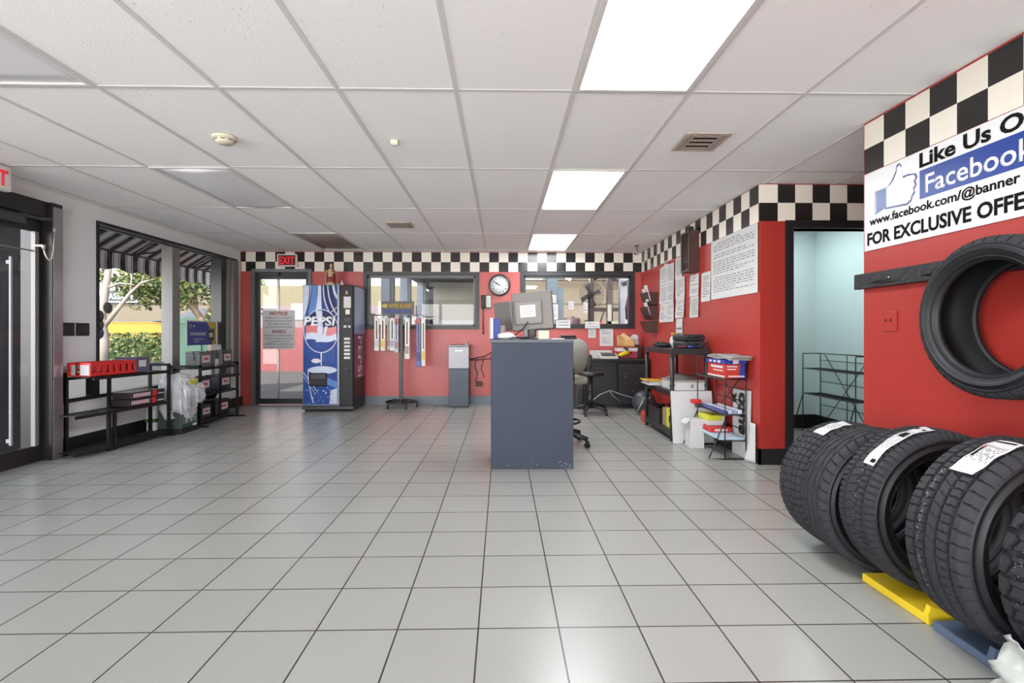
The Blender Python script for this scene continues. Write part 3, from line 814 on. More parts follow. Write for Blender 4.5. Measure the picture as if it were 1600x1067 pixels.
# ---- drinks machine
vm = T('vending_machine', 'tall blue drinks vending machine against the red rear wall', 'vending machine', (-2.455, 7.0, 0))
M_vbody = mat('vending_body', '#22242b', .4, .1, .1, spec=.3)
MB().rbox(-.35, .355, .04, .60, .03, 1.785, .012).build('body', M_vbody, vm)
MB().box(-.36, .36, .0, .58, .03, .075).build('kick_plate', M_blackmetal, vm)
for sx in (-.32, .32):
    for sy in (.06, .54): MB().cyl((sx, sy, 0), (sx, sy, .035), .022).build('foot', M_blackmetal, vm)
def vp(x, z, y=.0): return (x - .335, z)
M_vblue = mat('cola_blue', '#23458f', .4, 0, .35, 8, spec=.2); M_vlight = mat('cola_pale', '#bcc7dc', .25, 0, .12, 10); M_vsky = mat('cola_sky', '#3f76b8', .4, 0, .3, 10); M_vnavy = mat('cola_navy', '#182255', .4, 0, .3, 10, spec=.2)
M_vred = mat('cola_red', '#c4323f', .25)
door = MB().rbox(-.35, .165, -.004, .04, .08, 1.785, .008).build('door', mat('vending_trim', '#7c7f88', .3, .4), vm)
MB().box(-.338, .135, -.010, -.004, .10, 1.775).build('picture_panel', M_vblue, vm)
g = MB()
def band_(ptsL, ptsR, mi, d):
    """closed ribbon between two polylines on the panel, d metres proud of it"""
    g.m(mi); poly = [vp(*p) for p in ptsL] + [vp(*p) for p in reversed(ptsR)]
    for i in range(len(ptsL) - 1):
        q = [vp(*ptsL[i]), vp(*ptsR[i]), vp(*ptsR[i+1]), vp(*ptsL[i+1])]
        g.quad(*[(x, -.010 - d, z) for x, z in q])
def arc(cx, cz, rx, rz, a0, a1, n=24): return [(min(.468, max(.0, cx + rx*math.cos(math.radians(a0 + (a1-a0)*i/n)))), cz + rz*math.sin(math.radians(a0 + (a1-a0)*i/n))) for i in range(n + 1)]
def curve(p0, p1, p2, n=12): return [((1-t)**2*p0[0] + 2*t*(1-t)*p1[0] + t*t*p2[0], (1-t)**2*p0[1] + 2*t*(1-t)*p1[1] + t*t*p2[1]) for t in [i/n for i in range(n + 1)]]
# background patches: pale upper left, sky blue ribbon, navy right, ice at the foot
band_(curve((0,1.775),(0,1.6),(0,1.3)), curve((.11,1.775),(.10,1.55),(.02,1.3)), 1, .0004)
band_(curve((.12,1.775),(.12,1.6),(.06,1.38)), curve((.19,1.775),(.19,1.6),(.17,1.38)), 2, .0004)
band_(curve((.26,1.775),(.28,1.55),(.46,1.25)), curve((.40,1.775),(.42,1.6),(.468,1.5)), 3, .0004)
band_(curve((.20,1.775),(.20,1.55),(.15,1.33)), curve((.245,1.775),(.245,1.55),(.26,1.33)), 1, .0008)
band_(curve((.27,1.775),(.26,1.5),(.40,1.33)), curve((.285,1.775),(.28,1.5),(.415,1.33)), 1, .0010)
band_(curve((.33,1.775),(.34,1.5),(.468,1.36)), curve((.345,1.775),(.36,1.52),(.468,1.38)), 1, .0010)
band_(curve((.40,1.775),(.41,1.65),(.468,1.58)), curve((.43,1.775),(.44,1.68),(.468,1.64)), 1, .0010)
band_(curve((.08,1.775),(.09,1.55),(.0,1.30)), curve((.095,1.775),(.105,1.55),(.015,1.29)), 0, .0010)
for (a_, b_) in (((.30,1.33),(.468,1.48)), ((.36,1.27),(.468,1.38)), ((.33,1.45),(.468,1.26))):
    band_([a_, b_], [(a_[0]+.004, a_[1]-.012), (b_[0], b_[1]-.012)], 1, .0011)
# round emblem: navy top, red wave, white wave, blue foot, pale outline
ell = arc(.245, 1.135, .235, .30, 0, 180); low = arc(.245, 1.135, .235, .30, 0, -180)
band_(ell, [(x, 1.135) for x, z in ell], 3, .0014)
band_(low, [(x, 1.135) for x, z in low], 0, .0014)
wv = lambda z0, amp, ph: [(.03 + .43*i/20, z0 + amp*math.sin(i/20*2*PI + ph)) for i in range(21)]
band_(wv(1.20,.02,.3), wv(1.08,.025,.3), 4, .0020); band_(wv(1.09,.025,.3), wv(1.0,.022,.6), 1, .0022)
band_([(.17,1.42),(.20,1.2),(.17,.98)], [(.26,1.42),(.27,1.2),(.26,.98)], 1, .0024)
band_([(.30,1.20),(.27,1.04)], [(.34,1.20),(.30,1.03)], 1, .0026)
band_(arc(.245,1.135,.245,.31,0,360,48), arc(.245,1.135,.235,.297,0,360,48), 1, .0028)
band_([(.235,.98),(.24,.65)], [(.26,.98),(.255,.65)], 1, .0012)
for k in range(5): band_([(.30+.03*k,.96),(.27+.035*k,.70)], [(.306+.03*k,.96),(.275+.035*k,.70)], 2, .0013)
# glass rim, side edge of the tumbler, splashes
band_(arc(.265,.585,.20,.055,0,180,20), arc(.265,.585,.20,.055,0,-180,20), 1, .0016)
band_(curve((.06,.60),(.05,.4),(.13,.12)), curve((.072,.60),(.062,.4),(.145,.12)), 1, .0012)
band_([(.28,.50),(.468,.42)], [(.28,.40),(.468,.33)], 2, .0012); band_([(.0,.56),(.20,.28)], [(.0,.54),(.20,.265)], 1, .0013); band_([(.0,.50),(.17,.25)], [(.0,.49),(.17,.24)], 1, .0013)
rnd = random.Random(5)
for k in range(60):
    x, z, s = rnd.uniform(.01, .42), rnd.uniform(.12, .36), rnd.uniform(.006, .022)
    band_([(x, z), (x + s, z + s*.4)], [(x + s*.3, z - s), (x + s*1.2, z - s*.5)], rnd.choice([1, 2, 2, 3]), .0011)
band_([(.38,.30),(.468,.33)], [(.36,.11),(.468,.11)], 1, .0009)
g.build('picture', [M_vblue, M_vlight, M_vsky, M_vnavy, M_vred], vm)
text('PEPSI', mat('cola_white', '#eef1f6', .25), vm, 'lettering', .445, .125, (-.333, -.0135, 1.215), RY_FACE_MINUS_Y, .035, .002, shear=.12)
MB().prism([vp(*p) for p in arc(.175,.715,.065,.032,0,360,24)[:-1]], 'Y', -.0135, -.010).build('badge', M_white, vm)
# delivery slot
sl = MB().rbox(-.255, -.005, -.016, -.008, .36, .545, .01).build('delivery_slot', mat('slot_frame', '#1a1a1c', .5, spec=.2), vm)
MB().box(-.24, -.02, -.0175, -.0165, .375, .445).build('flap', mat('slot_flap', '#332f2f', .5, spec=.2), sl)
MB().box(-.235, -.025, -.0175, -.0165, .46, .53).build('mouth', M_black, sl)
# control column
MB().rbox(.17, .352, -.004, .04, .08, 1.785, .008).build('control_panel', mat('panel_black', '#16171b', .4, spec=.25), vm)
MB().box(.225, .325, -.008, -.004, 1.46, 1.62).build('price_card', M_white, vm)
MB().box(.25, .31, -.008, -.004, 1.37, 1.44).build('coin_plate', mat('cream_plastic', '#e9e3cc'), vm)
MB().rbox(.232, .322, -.010, -.004, 1.26, 1.33, .004).build('bill_slot', M_black, vm)
MB().rbox(.225, .322, -.010, -.004, 1.18, 1.215, .004).build('coin_window', M_white, vm)
MB().rbox(.262, .29, -.012, -.0105, 1.183, 1.212, .002).build('coin_button', M_blackplastic, vm)
MB().rbox(.25, .285, -.010, -.004, 1.65, 1.70, .004).build('lock_plate', mat('brass', '#8d7a48', .35, .6), vm)
for k in range(6): MB().rbox(.23, .315, -.013, -.004, 1.025 - k*.0535 - .017, 1.025 - k*.0535 + .017, .004).build('selection_button', M_white, vm)
MB().rbox(.225, .33, -.012, -.004, .585, .61, .004).cyl((.30, -.004, .59), (.30, -.02, .575), .012).build('coin_return', M_blackplastic, vm)
# right flank: blue-white upper, purple panel with upright letters
MB().box(.355, .358, .06, .58, 1.09, 1.77).build('side_upper', mat('side_blue', '#8f9fc6', .3, 0, .3, 2), vm)
MB().box(.355, .358, .06, .58, .46, 1.08).build('side_panel', mat('side_purple', '#6d3f66', .3, 0, .3, 3), vm)
text('PEPSI', mat('side_pink', '#d9b3bf', .4), vm, 'lettering', .60, .20, (.3585, .24, 1.06), (PI/2, PI/2, PI/2), .02)
# figurine and bottle on top
fg = T('saint_figurine', 'painted crowned figurine in red and gold robes on the vending machine', 'figurine', (-2.52, 7.32, 1.785))
M_gold = mat('figurine_gold', '#d9c091', .45, 0, .15, 30); M_robe = mat('figurine_red', '#8c2b2e', .5, 0, .2, 30); M_skin = mat('figurine_skin', '#c9a58a', .5)
MB().rbox(-.055, .055, -.05, .05, 0, .05, .008).build('base', mat('figurine_base', '#d6cbb5', .5), fg)
MB().lathe([(.058,.05),(.056,.08),(.048,.14),(.044,.18),(.050,.225),(.044,.252),(.020,.268),(.017,.275)], n=16).build('robe', M_gold, fg)
cp = MB()
cp.grid(lambda u, v: (math.cos(-.9 + u*4.9)*(.068 - .014*v), math.sin(-.9 + u*4.9)*(.062 - .012*v), .055 + .195*v), 14, 8)
cp.grid(lambda u, v: (-.05 + .10*u, -.060 + .02*abs(2*u - 1)**2, .07 + .075*v), 6, 4)
cp.build('cape', M_robe, fg, solid=.004)
MB().blob((0, -.002, .295), .020, .020, .026, 12).build('head', M_skin, fg)
MB().lathe([(.021,.308),(.024,.322),(.020,.322),(.018,.335),(.004,.345)], n=10).build('crown', M_gold, fg)
MB().tube([(.036,-.01,.238),(.050,-.03,.205),(.022,-.056,.20)], .014).tube([(-.036,-.01,.238),(-.052,-.025,.21),(-.048,-.05,.235)], .014).build('arm', M_gold, fg)
MB().cyl((-.062, -.045, .05), (-.055, -.045, .25), .004).build('staff', M_gold, fg)
b = T('small_bottle', 'small white bottle beside the figurine on the vending machine', 'bottle', (-2.335, 7.25, 1.785))
MB().lathe([(.026,0),(.028,.01),(.028,.05),(.012,.062)], n=14).build('body', M_white, b); MB().cyl((0,0,.062),(0,0,.085),.012).build('cap', M_white, b)
b = T('small_tin', 'tiny grey tin just left of the small white bottle', 'tin', (-2.385, 7.22, 1.785))
MB().lathe([(.024,0),(.024,.035),(.02,.04)], n=14).build('body', M_alu, b)

# ---- wiper blade rack
wr_ = T('display_rack', 'black wheeled pole rack of hanging blade packets under a wiper sign', 'display rack', (-1.5, 7.36, 0))
MB().box(-.028, .028, -.02, .02, .10, 1.45).build('pole', M_blackmetal, wr_)
bs = MB(); bs.lathe([(.09,.085),(.09,.115),(.03,.12)], n=16)
for k in range(5):
    a = k*2*PI/5 + .2; c_, s_ = math.cos(a), math.sin(a)
    bs.tube([(0,0,.10),(.13*c_,.13*s_,.10),(.235*c_,.235*s_,.075)], [.022,.02,.016], 8)
bs.tube([(.22*math.cos(k*PI/12), .22*math.sin(k*PI/12), .088) for k in range(24)], .010, 6, closed=True)
bs.build('base', M_blackmetal, wr_)
for k in range(5):
    a = k*2*PI/5 + .2
    c = MB(); c.cyl((.235*math.cos(a) - .012, .235*math.sin(a), .028), (.235*math.cos(a) + .012, .235*math.sin(a), .028), .028, 14); c.box(.235*math.cos(a)-.008, .235*math.cos(a)+.008, .235*math.sin(a)-.008, .235*math.sin(a)+.008, .03, .075); c.build('caster', M_blackplastic, wr_)
MB().cyl((-.37, -.02, 1.372), (.40, -.02, 1.372), .007).cyl((-.37, -.07, 1.372), (.40, -.07, 1.372), .005).build('hook_bar', M_chrome, wr_)
sg = MB().rbox(-.285, .195, -.03, -.015, 1.385, 1.575, .004).build('header_sign', mat('header_grey', '#55585c', .5), wr_)
text('WIPER BLADES', mat('header_gold', '#c9a52e', .45), sg, 'lettering', .345, .068, (-.175, -.0305, 1.478), RY_FACE_MINUS_Y, .03)
MB().prism([(-.232 + .042*math.cos(a*PI/10), 1.51 + .030*math.sin(a*PI/10)) for a in range(20)], 'Y', -.0325, -.030).build('badge', mat('header_gold', '#c9a52e'), sg)
MB().box(-.25, .16, -.0325, -.030, 1.40, 1.455).build('blue_strip', mat('header_blue', '#39427c', .5), sg)
pk = [(-.343,.062,.845,'#d6d4cc','#b9bcb6','far left pale'),(-.250,.062,.845,'#e0d8c2','#d9c64a','pale packet with a yellow and blue flash, second from the left'),(-.172,.032,.855,'#b7a08a','#8c3a34','slim brownish'),(-.115,.062,.845,'#cfd0d2','#8796b4','silver blue'),(-.052,.05,.82,'#a9b0bd','#b5483f','grey packet with a red head just left of the pole'),(.105,.062,.725,'#dcd9d2','#8a8a86','lone pale packet right of the pole'),(.272,.055,.605,'#3a55a8','#28306a','longest packet, deep blue, at the right end'),(.340,.05,.62,'#d8d4c4','#d8b53a','white packet with a yellow foot at the right end')]
labs = ['wide white blade packet at the left end of the rack','pale blade packet with a yellow flash, second from the left end','slim brown and pink blade packet, third from the left end','silver and blue blade packet, fourth from the left end','grey blade packet with a red head just left of the pole','lone white blade packet hanging right of the pole','longest blade packet, deep blue, near the right end','white blade packet with a yellow foot at the right end']
for i, (x, w_, zb, c1, c2, _) in enumerate(pk):
    w_ *= 1.18
    t = T('blade_packet', labs[i], 'packet', (-1.5 + x, 7.30, zb), rnd.uniform(-.2, .2), 'blade packets on the rack')
    hh = 1.36 - zb
    MB().rbox(-w_/2, w_/2, -.014, .014, 0, hh - .03, .006).build('sleeve', mat('packet_' + str(i), c1, .3, 0, .25, 25), t)
    if i in (4, 6): MB().box(-w_/2 + .004, w_/2 - .004, -.016, -.013, hh - .13, hh - .04).build('header_card', mat('packet_red', '#b8443c', .4), t)
    q = MB(); q.box(-w_/2 + .01, w_/2 - .01, -.0165, -.0135, hh*.12, hh*.30).build('print', mat('packet_print_' + str(i), c2, .4), t)
    MB().box(-w_*.12, w_*.12, -.017, -.0135, hh*.34, hh*.86).build('blade', M_blackplastic, t)
    MB().tube([(0, 0, hh - .03), (0, -.005, hh), (0, .03, hh + .012), (0, .045, hh + .006)], .0035).build('hook', M_chrome, t)

# ---- drinking fountain
df = T('drinking_fountain', 'free standing stainless steel drinking fountain against the red wall', 'drinking fountain', (-.64, 7.32, 0))
M_steel = mat('brushed_steel', '#808184', .35, .7, .12, 6); M_steeld = mat('dark_steel', '#3d434c', .35, .6, .35, 4)
MB().rbox(-.15, .15, 0, .29, .012, .575, .006).build('lower_panel', M_steeld, df)
MB().rbox(-.152, .152, -.004, .29, .58, .905, .006).build('upper_panel', M_steel, df)
bt = MB(); bt.rbox(-.158, .158, -.012, .295, .905, .93, .006); bt.build('basin', M_steel, df)
MB().tube([(.10,.16,.93),(.10,.16,.965),(.095,.14,.985),(.08,.12,.98)], .009).cyl((.10,.16,.928),(.10,.16,.945),.02).build('bubbler', M_white, df)
MB().rbox(-.06, .06, -.007, -.003, .835, .855, .002).build('badge', M_alu, df)
MB().box(-.14, .14, .02, .27, 0, .012).build('foot', M_black, df)
# dents along the seam
MB().box(-.15, .15, -.003, .0, .573, .583).build('seam', mat('seam_dark', '#3b3e44', .4, .5), df)
# pipe and cables to the right of the fountain
t = T('wall_cable', 'tangled dark cables on the red wall between the fountain and the counter', 'cable', (-.40, 7.62, 0))
c = MB()
c.tube([(-.09,-.02,.70),(.02,-.012,.73),(.12,-.012,.74),(.22,-.012,.80),(.34,-.012,.86)], .008).tube([(-.08,-.02,.69),(.10,-.014,.70),(.36,-.014,.73)], .008)
c.tube([(.02,-.012,.73),(-.02,-.012,.60),(.02,-.012,.48),(-.01,-.015,.36),(.05,-.02,.33)], .007).tube([(.12,-.012,.74),(.08,-.012,.55),(.13,-.012,.42)], .005)
c.build('strand', mat('cable_red_black', '#4a1d1f', .5), t)
MB().rbox(.0, .10, -.05, -.01, .29, .36, .01).build('plug_box', mat('cable_red_black', '#4a1d1f'), t)
MB().box(.245, .262, -.02, 0, .0, .86).build('conduit', M_redwall2, t)

# ---- clock
ck = T('wall_clock', 'round dark rimmed wall clock between the two rear windows', 'clock', (-.037, 7.65, 1.847))
MB().lathe([(.170,-.001),(.172,-.03),(.160,-.045),(.142,-.040),(.140,-.02)], n=40, axis='Y').build('rim', mat('clock_rim', '#3c342f', .35), ck)
f = MB().lathe([(.145,-.012),(.145,-.024),(0,-.024)], n=40, axis='Y').build('face', mat('clock_face', '#e9ecec', .4), ck)
for k in range(1, 13):
    a = k*PI/6; text(str(k), M_ink, f, 'numeral', None, .030, (.108*math.sin(a), -.0245, .108*math.cos(a) - .015), RY_FACE_MINUS_Y, .015, align='CENTER')
hd = MB(); hd.box(-.004, .004, -.029, -.027, -.01, .075, rotM(0, math.radians(-52), 0)); hd.build('hour_hand', M_ink, ck)
hd = MB(); hd.box(-.003, .003, -.031, -.0295, -.015, .11, rotM(0, math.radians(-62), 0)); hd.build('minute_hand', M_ink, ck)
hd = MB(); hd.box(-.001, .001, -.033, -.032, -.02, .115, rotM(0, math.radians(125), 0)); hd.build('second_hand', M_redink, ck)
# ---- wall phone
ph = T('wall_phone', 'beige and black wall phone with hanging cord below the clock', 'phone', (-.24, 7.65, 1.486))
MB().rbox(-.082, .08, -.045, 0, 0, .21, .012).build('back_plate', mat('phone_dark', '#4a3c38', .45), ph)
MB().rbox(-.005, .072, -.058, -.04, .012, .198, .008).build('keypad', mat('phone_beige', '#c9c6c0', .45), ph)
hs = MB(); hs.rbox(-.075, -.02, -.085, -.045, .150, .205, .014).rbox(-.075, -.02, -.085, -.045, .005, .06, .014).rbox(-.07, -.025, -.09, -.06, .03, .18, .012); hs.build('handset', M_black, ph)
pts = []
for i in range(60):
    u = i/59; x = -.05 + .012*math.cos(i*1.9); y = -.04 + .012*math.sin(i*1.9); z = .0 - .34*math.sin(PI*u*.5) if u < .7 else -.34*math.sin(PI*.35) - .09*math.sin((u-.7)/.3*PI)
    pts.append((x + .02*max(0, u - .7), y, z))
MB().tube(pts, .005, 6).build('cord', M_black, ph)

# ---- counter
ct = T('counter', 'scuffed blue grey counter standing in the middle of the tiled floor', 'counter', (.245, 3.99, 0))
M_counter = mat('counter_paint', '#3d4452', .55, 0, .16, 2.2, .06, 40, spec=.22)
MB().rbox(-.328, .335, 0, .035, 0, 1.045, .004).build('front_panel', M_counter, ct)
MB().box(-.335, -.30, .036, .47, 0, .92).build('side_panel', M_counter, ct)
MB().rbox(-.345, .338, -.004, .50, 1.022, 1.052, .006).build('top', mat('counter_top', '#444b58', .4, 0, .1), ct)
MB().box(-.30, .33, .036, .46, .62, .645).build('inner_shelf', M_counter, ct)
sc = MB(); rnd = random.Random(2)
for k in range(24):
    x = rnd.choice([rnd.gauss(.27, .05), rnd.uniform(-.3, .3)]); z = abs(rnd.gauss(0, .03)) + .004; s = rnd.uniform(.003, .012)
    x = max(-.31, min(.31, x)); sc.quad((x, -.0008, z), (x + s, -.0008, z + s*.3), (x + s*.8, -.0008, z + s), (x - s*.2, -.0008, z + s*.6))
sc.build('scuff', mat('scuff_pale', '#82868e', .7), ct)

mo = T('monitor', 'grey flat monitor seen from behind with a white note, on the counter', 'monitor', (.262, 4.28, 1.052), -.22)
Mt = rotM(-.06, -.075, 0, (0, 0, .245))
M_mon = mat('monitor_grey', '#77726f', .45, 0, .05)
m_ = MB(); m_.rbox(-.178, .178, -.012, .012, -.165, .165, .008, 2, Mt); m_.build('back_shell', M_mon, mo)
m_ = MB(); m_.rbox(-.182, .182, .010, .026, -.168, .168, .006, 2, Mt); m_.build('bezel', M_blackplastic, mo)
m_ = MB(); m_.box(-.165, .165, .0255, .027, -.15, .15, Mt); m_.build('screen', mat('dark_screen', '#15171b', .15), mo)
m_ = MB(); m_.rbox(-.15, .09, -.03, -.010, -.12, .085, .012, 2, Mt); m_.build('rear_housing', mat('monitor_grey2', '#827d79', .45), mo)
m_ = MB(); m_.box(-.10, .035, -.0325, -.0300, -.055, .05, Mt); n_ = m_.build('note', M_white, mo)
for k in range(4):
    m_ = MB(); m_.box(-.08, .02 - .02*(k % 2), -.0332, -.0326, .03 - k*.02, .033 - k*.02, Mt); m_.build('writing', M_grayink, n_)
MB().rbox(-.07, -.035, -.02, .03, .01, .20, .005).build('neck', mat('stand_grey', '#7a7c80', .4), mo)
MB().rbox(-.03, .03, .0, .04, .01, .16, .006).build('neck_cover', M_blackplastic, mo)
MB().lathe([(.11,0),(.11,.008),(.05,.018),(0,.02)], n=24).build('foot', M_blackplastic, mo)
MB().tube([(-.03,-.045,.15),(-.06,-.06,.10),(-.11,-.09,.05),(-.16,-.12,.02),(-.18,-.14,.008)], .006).build('cable', M_black, mo)
m2 = T('monitor', 'second grey monitor seen edge-on behind the left of the noted one', 'monitor', (.018, 4.42, 1.052), -1.05)
Mt = rotM(.12, 0, 0, (0, 0, .20))
m_ = MB(); m_.rbox(-.15, .15, -.014, .014, -.13, .13, .008, 2, Mt); m_.build('shell', mat('monitor_dark', '#76726f', .45), m2)
m_ = MB(); m_.box(-.14, .14, .0135, .0155, -.12, .12, Mt); m_.build('screen', mat('dark_screen', '#15171b'), m2)
MB().rbox(-.03, .03, -.02, .02, .01, .12, .006).build('neck', mat('stand_beige', '#b9a99b', .5), m2); MB().lathe([(.09,0),(.09,.01),(.03,.02)], n=20).build('foot', mat('stand_beige', '#b9a99b'), m2)
bd = T('binder', 'dark blue and white binder standing at the left end of the counter', 'binder', (-.05, 4.20, 1.052), .1)
MB().rbox(-.03, .03, -.07, .07, 0, .175, .004).build('cover', M_blue, bd); MB().box(-.052, -.031, -.067, .067, .004, .18).build('pages', M_white, bd)
p_ = T('crumpled_paper', 'heap of crumpled white paper at the front left of the counter', 'paper', (.035, 4.06, 1.055))
MB().blob((.0,0,.022), .075, .06, .028, 16, .18, 4).build('sheet', M_paper, p_)
p_ = T('note_box', 'cream box of notes at the foot of the noted monitor', 'box', (.345, 4.13, 1.052), .1)
MB().rbox(-.045, .045, -.04, .04, 0, .075, .004).build('box', mat('cream_card', '#e4dfc6', .6), p_); MB().box(-.047, .047, -.042, .042, .075, .09).build('lid', M_blackplastic, p_)
p_ = T('blue_cup', 'small blue cup standing behind the cream note box', 'cup', (.40, 4.42, 1.052))
MB().lathe([(.022,0),(.026,.09),(.023,.09),(.02,.01)], n=16).build('body', mat('cup_blue', '#5a6cb0', .35), p_); MB().cyl((0,0,.03),(.012,.0,.15),.004).cyl((0,0,.03),(-.012,.01,.14),.004).build('pen', M_blue, p_)
p_ = tag(MB().rbox(.41, .52, 4.10, 4.22, 1.052, 1.060, .002).build('paper_pad', M_paper), 'flat white paper pad at the front right of the counter', 'paper pad')
t = T('desk_phone', 'low black phone lying at the right end of the counter', 'phone', (.555, 4.17, 1.052), .15)
MB().rbox(-.07, .07, -.05, .06, 0, .018, .006).build('base', M_black, t); MB().rbox(-.065, .065, -.045, -.005, .018, .034, .008).build('handset', M_blackplastic, t)
t = T('pen_cable_tangle', 'loose grey cables and clips on the counter below the noted monitor', 'cables', (.19, 4.08, 1.052))
c = MB(); rnd = random.Random(11)
for k in range(5): c.tube([(rnd.uniform(-.08,.06), rnd.uniform(-.04,.05), .008 + .012*rnd.random()) for _ in range(6)], .004, 6)
c.build('strand', M_darkgray, t)
# ------------------------------------------------------------------ far right wall: sheets, poster, pockets, shadow box
SH = 'paper sheets on the far right wall'
def rsheet(label, yfar, ynear, z0, z1, lines, seed, curl=.012, d=.004, group=SH):
    return paper('paper_sheet', label, 'paper', yfar - ynear, z1 - z0, (XR - d, yfar, z0), ROT_ON_RIGHT, group, lines, seed, curl)
blk_lab = 'white form pinned in the crowded block of forms right of the wall pockets'
k = 0
for r in range(3):
    for c in range(2):
        k += 1
        rsheet(blk_lab, 6.70 - c*.275, 6.41 - c*.27, 1.75 - r*.25, 1.995 - r*.25, 9, 30 + k, .02, .004 + .003*c)
rsheet('small blank slip sticking up above the crowded block of forms', 6.52, 6.38, 1.97, 2.06, 1, 41)
rsheet('topmost long list in the column left of the shadow box', 6.10, 5.86, 1.77, 2.03, 8, 42)
rsheet('second list down in the column left of the shadow box', 6.09, 5.78, 1.52, 1.78, 8, 43, .012, .008)
rsheet('third list down with a lifted corner, left of the shadow box', 6.08, 5.79, 1.29, 1.52, 9, 44, .03)
rsheet('lowest narrow slip in the column left of the shadow box', 6.08, 5.86, 1.02, 1.28, 3, 45, .01)
rsheet('upper typed sheet hanging below the shadow box', 5.62, 5.365, 1.52, 1.765, 7, 46)
rsheet('lower typed sheet hanging below the shadow box', 5.62, 5.375, 1.28, 1.515, 8, 47, .02)
rsheet('sheet with a small emblem between the typed sheets and the big poster', 5.295, 5.065, 1.44, 1.75, 9, 48)
paper('text_poster', 'large white poster filled with three typed paragraphs', 'poster', .93, .592, (XR - .006, 5.05, 1.448), ROT_ON_RIGHT, None, 23, 51, .006, .06, None, mat('poster_ink', '#8f8d90', .8), True, .42)

for i, (z0, z1) in enumerate(((1.50, 1.675), (1.30, 1.475), (1.11, 1.275))):
    lab = ['top wooden wall pocket stuffed with white papers and a dark booklet', 'middle wooden wall pocket holding a few white papers', 'bottom wooden wall pocket, dark and empty'][i]
    t = T('wall_pocket', lab, 'wall pocket', (XR, 6.98, z0), 0, 'wooden wall pockets')
    h_ = z1 - z0
    MB().prism([(-.002, 0), (-.085, 0), (-.165, h_*.93), (-.155, h_*.95), (-.075, .012), (-.002, .012)], 'Y', -.155, .155).build('front_panel', M_brown, t) if False else None
    m_ = MB()
    for yy in (-.165, .155): m_.prism([(-.002, 0), (-.085, 0), (-.165, h_), (-.002, h_)], 'Y', yy, yy + .012)
    m_.build('side_panel', M_brown, t)
    MB().prism([(-.085, 0), (-.165, h_), (-.155, h_), (-.077, 0)], 'Y', -.153, .155).build('front_panel', mat('dark_stained_wood', '#33201c', .4, 0, .3, 12), t)
    MB().box(-.085, -.002, -.153, .155, 0, .010).build('bottom', M_brown, t)
for k, (y0, ang, z, w_, h_, lab) in enumerate(((6.86, -.25, 1.56, .15, .22, 'tall white leaflet leaning out of the top wall pocket'), (6.93, -.35, 1.55, .14, .19, 'folded white sheet at the back of the top wall pocket'), (6.87, -.3, 1.36, .15, .18, 'white sheet leaning out of the middle wall pocket'))):
    t = MB(); t.box(-w_/2, w_/2, -.001, .001, 0, h_, rotM(ang, 0, PI/2, (2.06, y0, z)) )
    tag(t.build('leaflet', M_paper), lab, 'paper', 'papers in the wall pockets')

sb = T('shadow_box', 'dark wooden shadow box hung high on the far right wall', 'shadow box', (XR, 5.49, 1.79))
m_ = MB(); m_.box(-.105, 0, -.125, -.105, 0, .445).box(-.105, 0, .105, .125, 0, .445).box(-.105, 0, -.105, .105, 0, .02).box(-.105, 0, -.105, .105, .425, .445); m_.build('case', M_brown, sb)
m_ = MB(); m_.box(-.118, -.105, -.125, -.095, 0, .445).box(-.118, -.105, .095, .125, 0, .445).box(-.118, -.105, -.095, .095, 0, .03).box(-.118, -.105, -.095, .095, .415, .445); m_.build('front_frame', mat('dark_stained_wood', '#33201c'), sb)
MB().box(-.02, -.012, -.105, .105, .02, .425).build('backing', mat('shadowbox_grey', '#8f9197', .6), sb)
MB().box(-.03, -.021, -.08, .08, .05, .16).build('picture', M_paper, sb); MB().box(-.034, -.03, -.03, .06, .07, .14).build('badge', M_darkgray, sb)
MB().quad((-.110, -.1, .025), (-.110, .1, .025), (-.110, .1, .42), (-.110, -.1, .42)).build('pane', M_glass, sb)
t = T('trinket', 'small dark ornament lying on top of the shadow box', 'ornament', (2.11, 5.47, 2.235))
MB().blob((0, 0, .03), .03, .05, .03, 12, .15, 3).build('body', M_blackplastic, t); MB().tube([(0,.04,.03),(.01,.07,.06),(0,.05,.08)], .008).build('curl', M_darkgray, t)

# sheets on and under the rear right window
WS = 'paper sheets around the rear right window'
def bsheet(label, x0, x1, z0, z1, lines, seed, y=YB - .022, curl=.008): return paper('paper_sheet', label, 'paper', x1 - x0, z1 - z0, (x0, y, z0), RY_FACE_MINUS_Y, WS, lines, seed, curl)
bsheet('tall white sheet on the rear right window just right of the noted monitor', .755, .875, 1.32, 1.555, 6, 60, YB + .03)
bsheet('wide white card at the foot of the rear right window beside the monitor', .84, 1.06, 1.185, 1.305, 2, 61, YB - .022)
bsheet('white slip stuck high on the rear right window, left one', 1.04, 1.12, 1.48, 1.60, 3, 62, YB + .03)
bsheet('narrow white slip stuck high on the rear right window, right one', 1.27, 1.34, 1.42, 1.58, 3, 63, YB + .03)
bsheet('wide white notice overlapping the lower frame of the rear right window', 1.29, 1.52, 1.18, 1.285, 4, 64)
bsheet('small white slip taped below the rear right window', 1.345, 1.46, 1.035, 1.175, 5, 65, YB - .003)
bsheet('long white sheet hanging below the rear right window', 1.52, 1.73, .905, 1.18, 12, 66, YB - .003, .03)

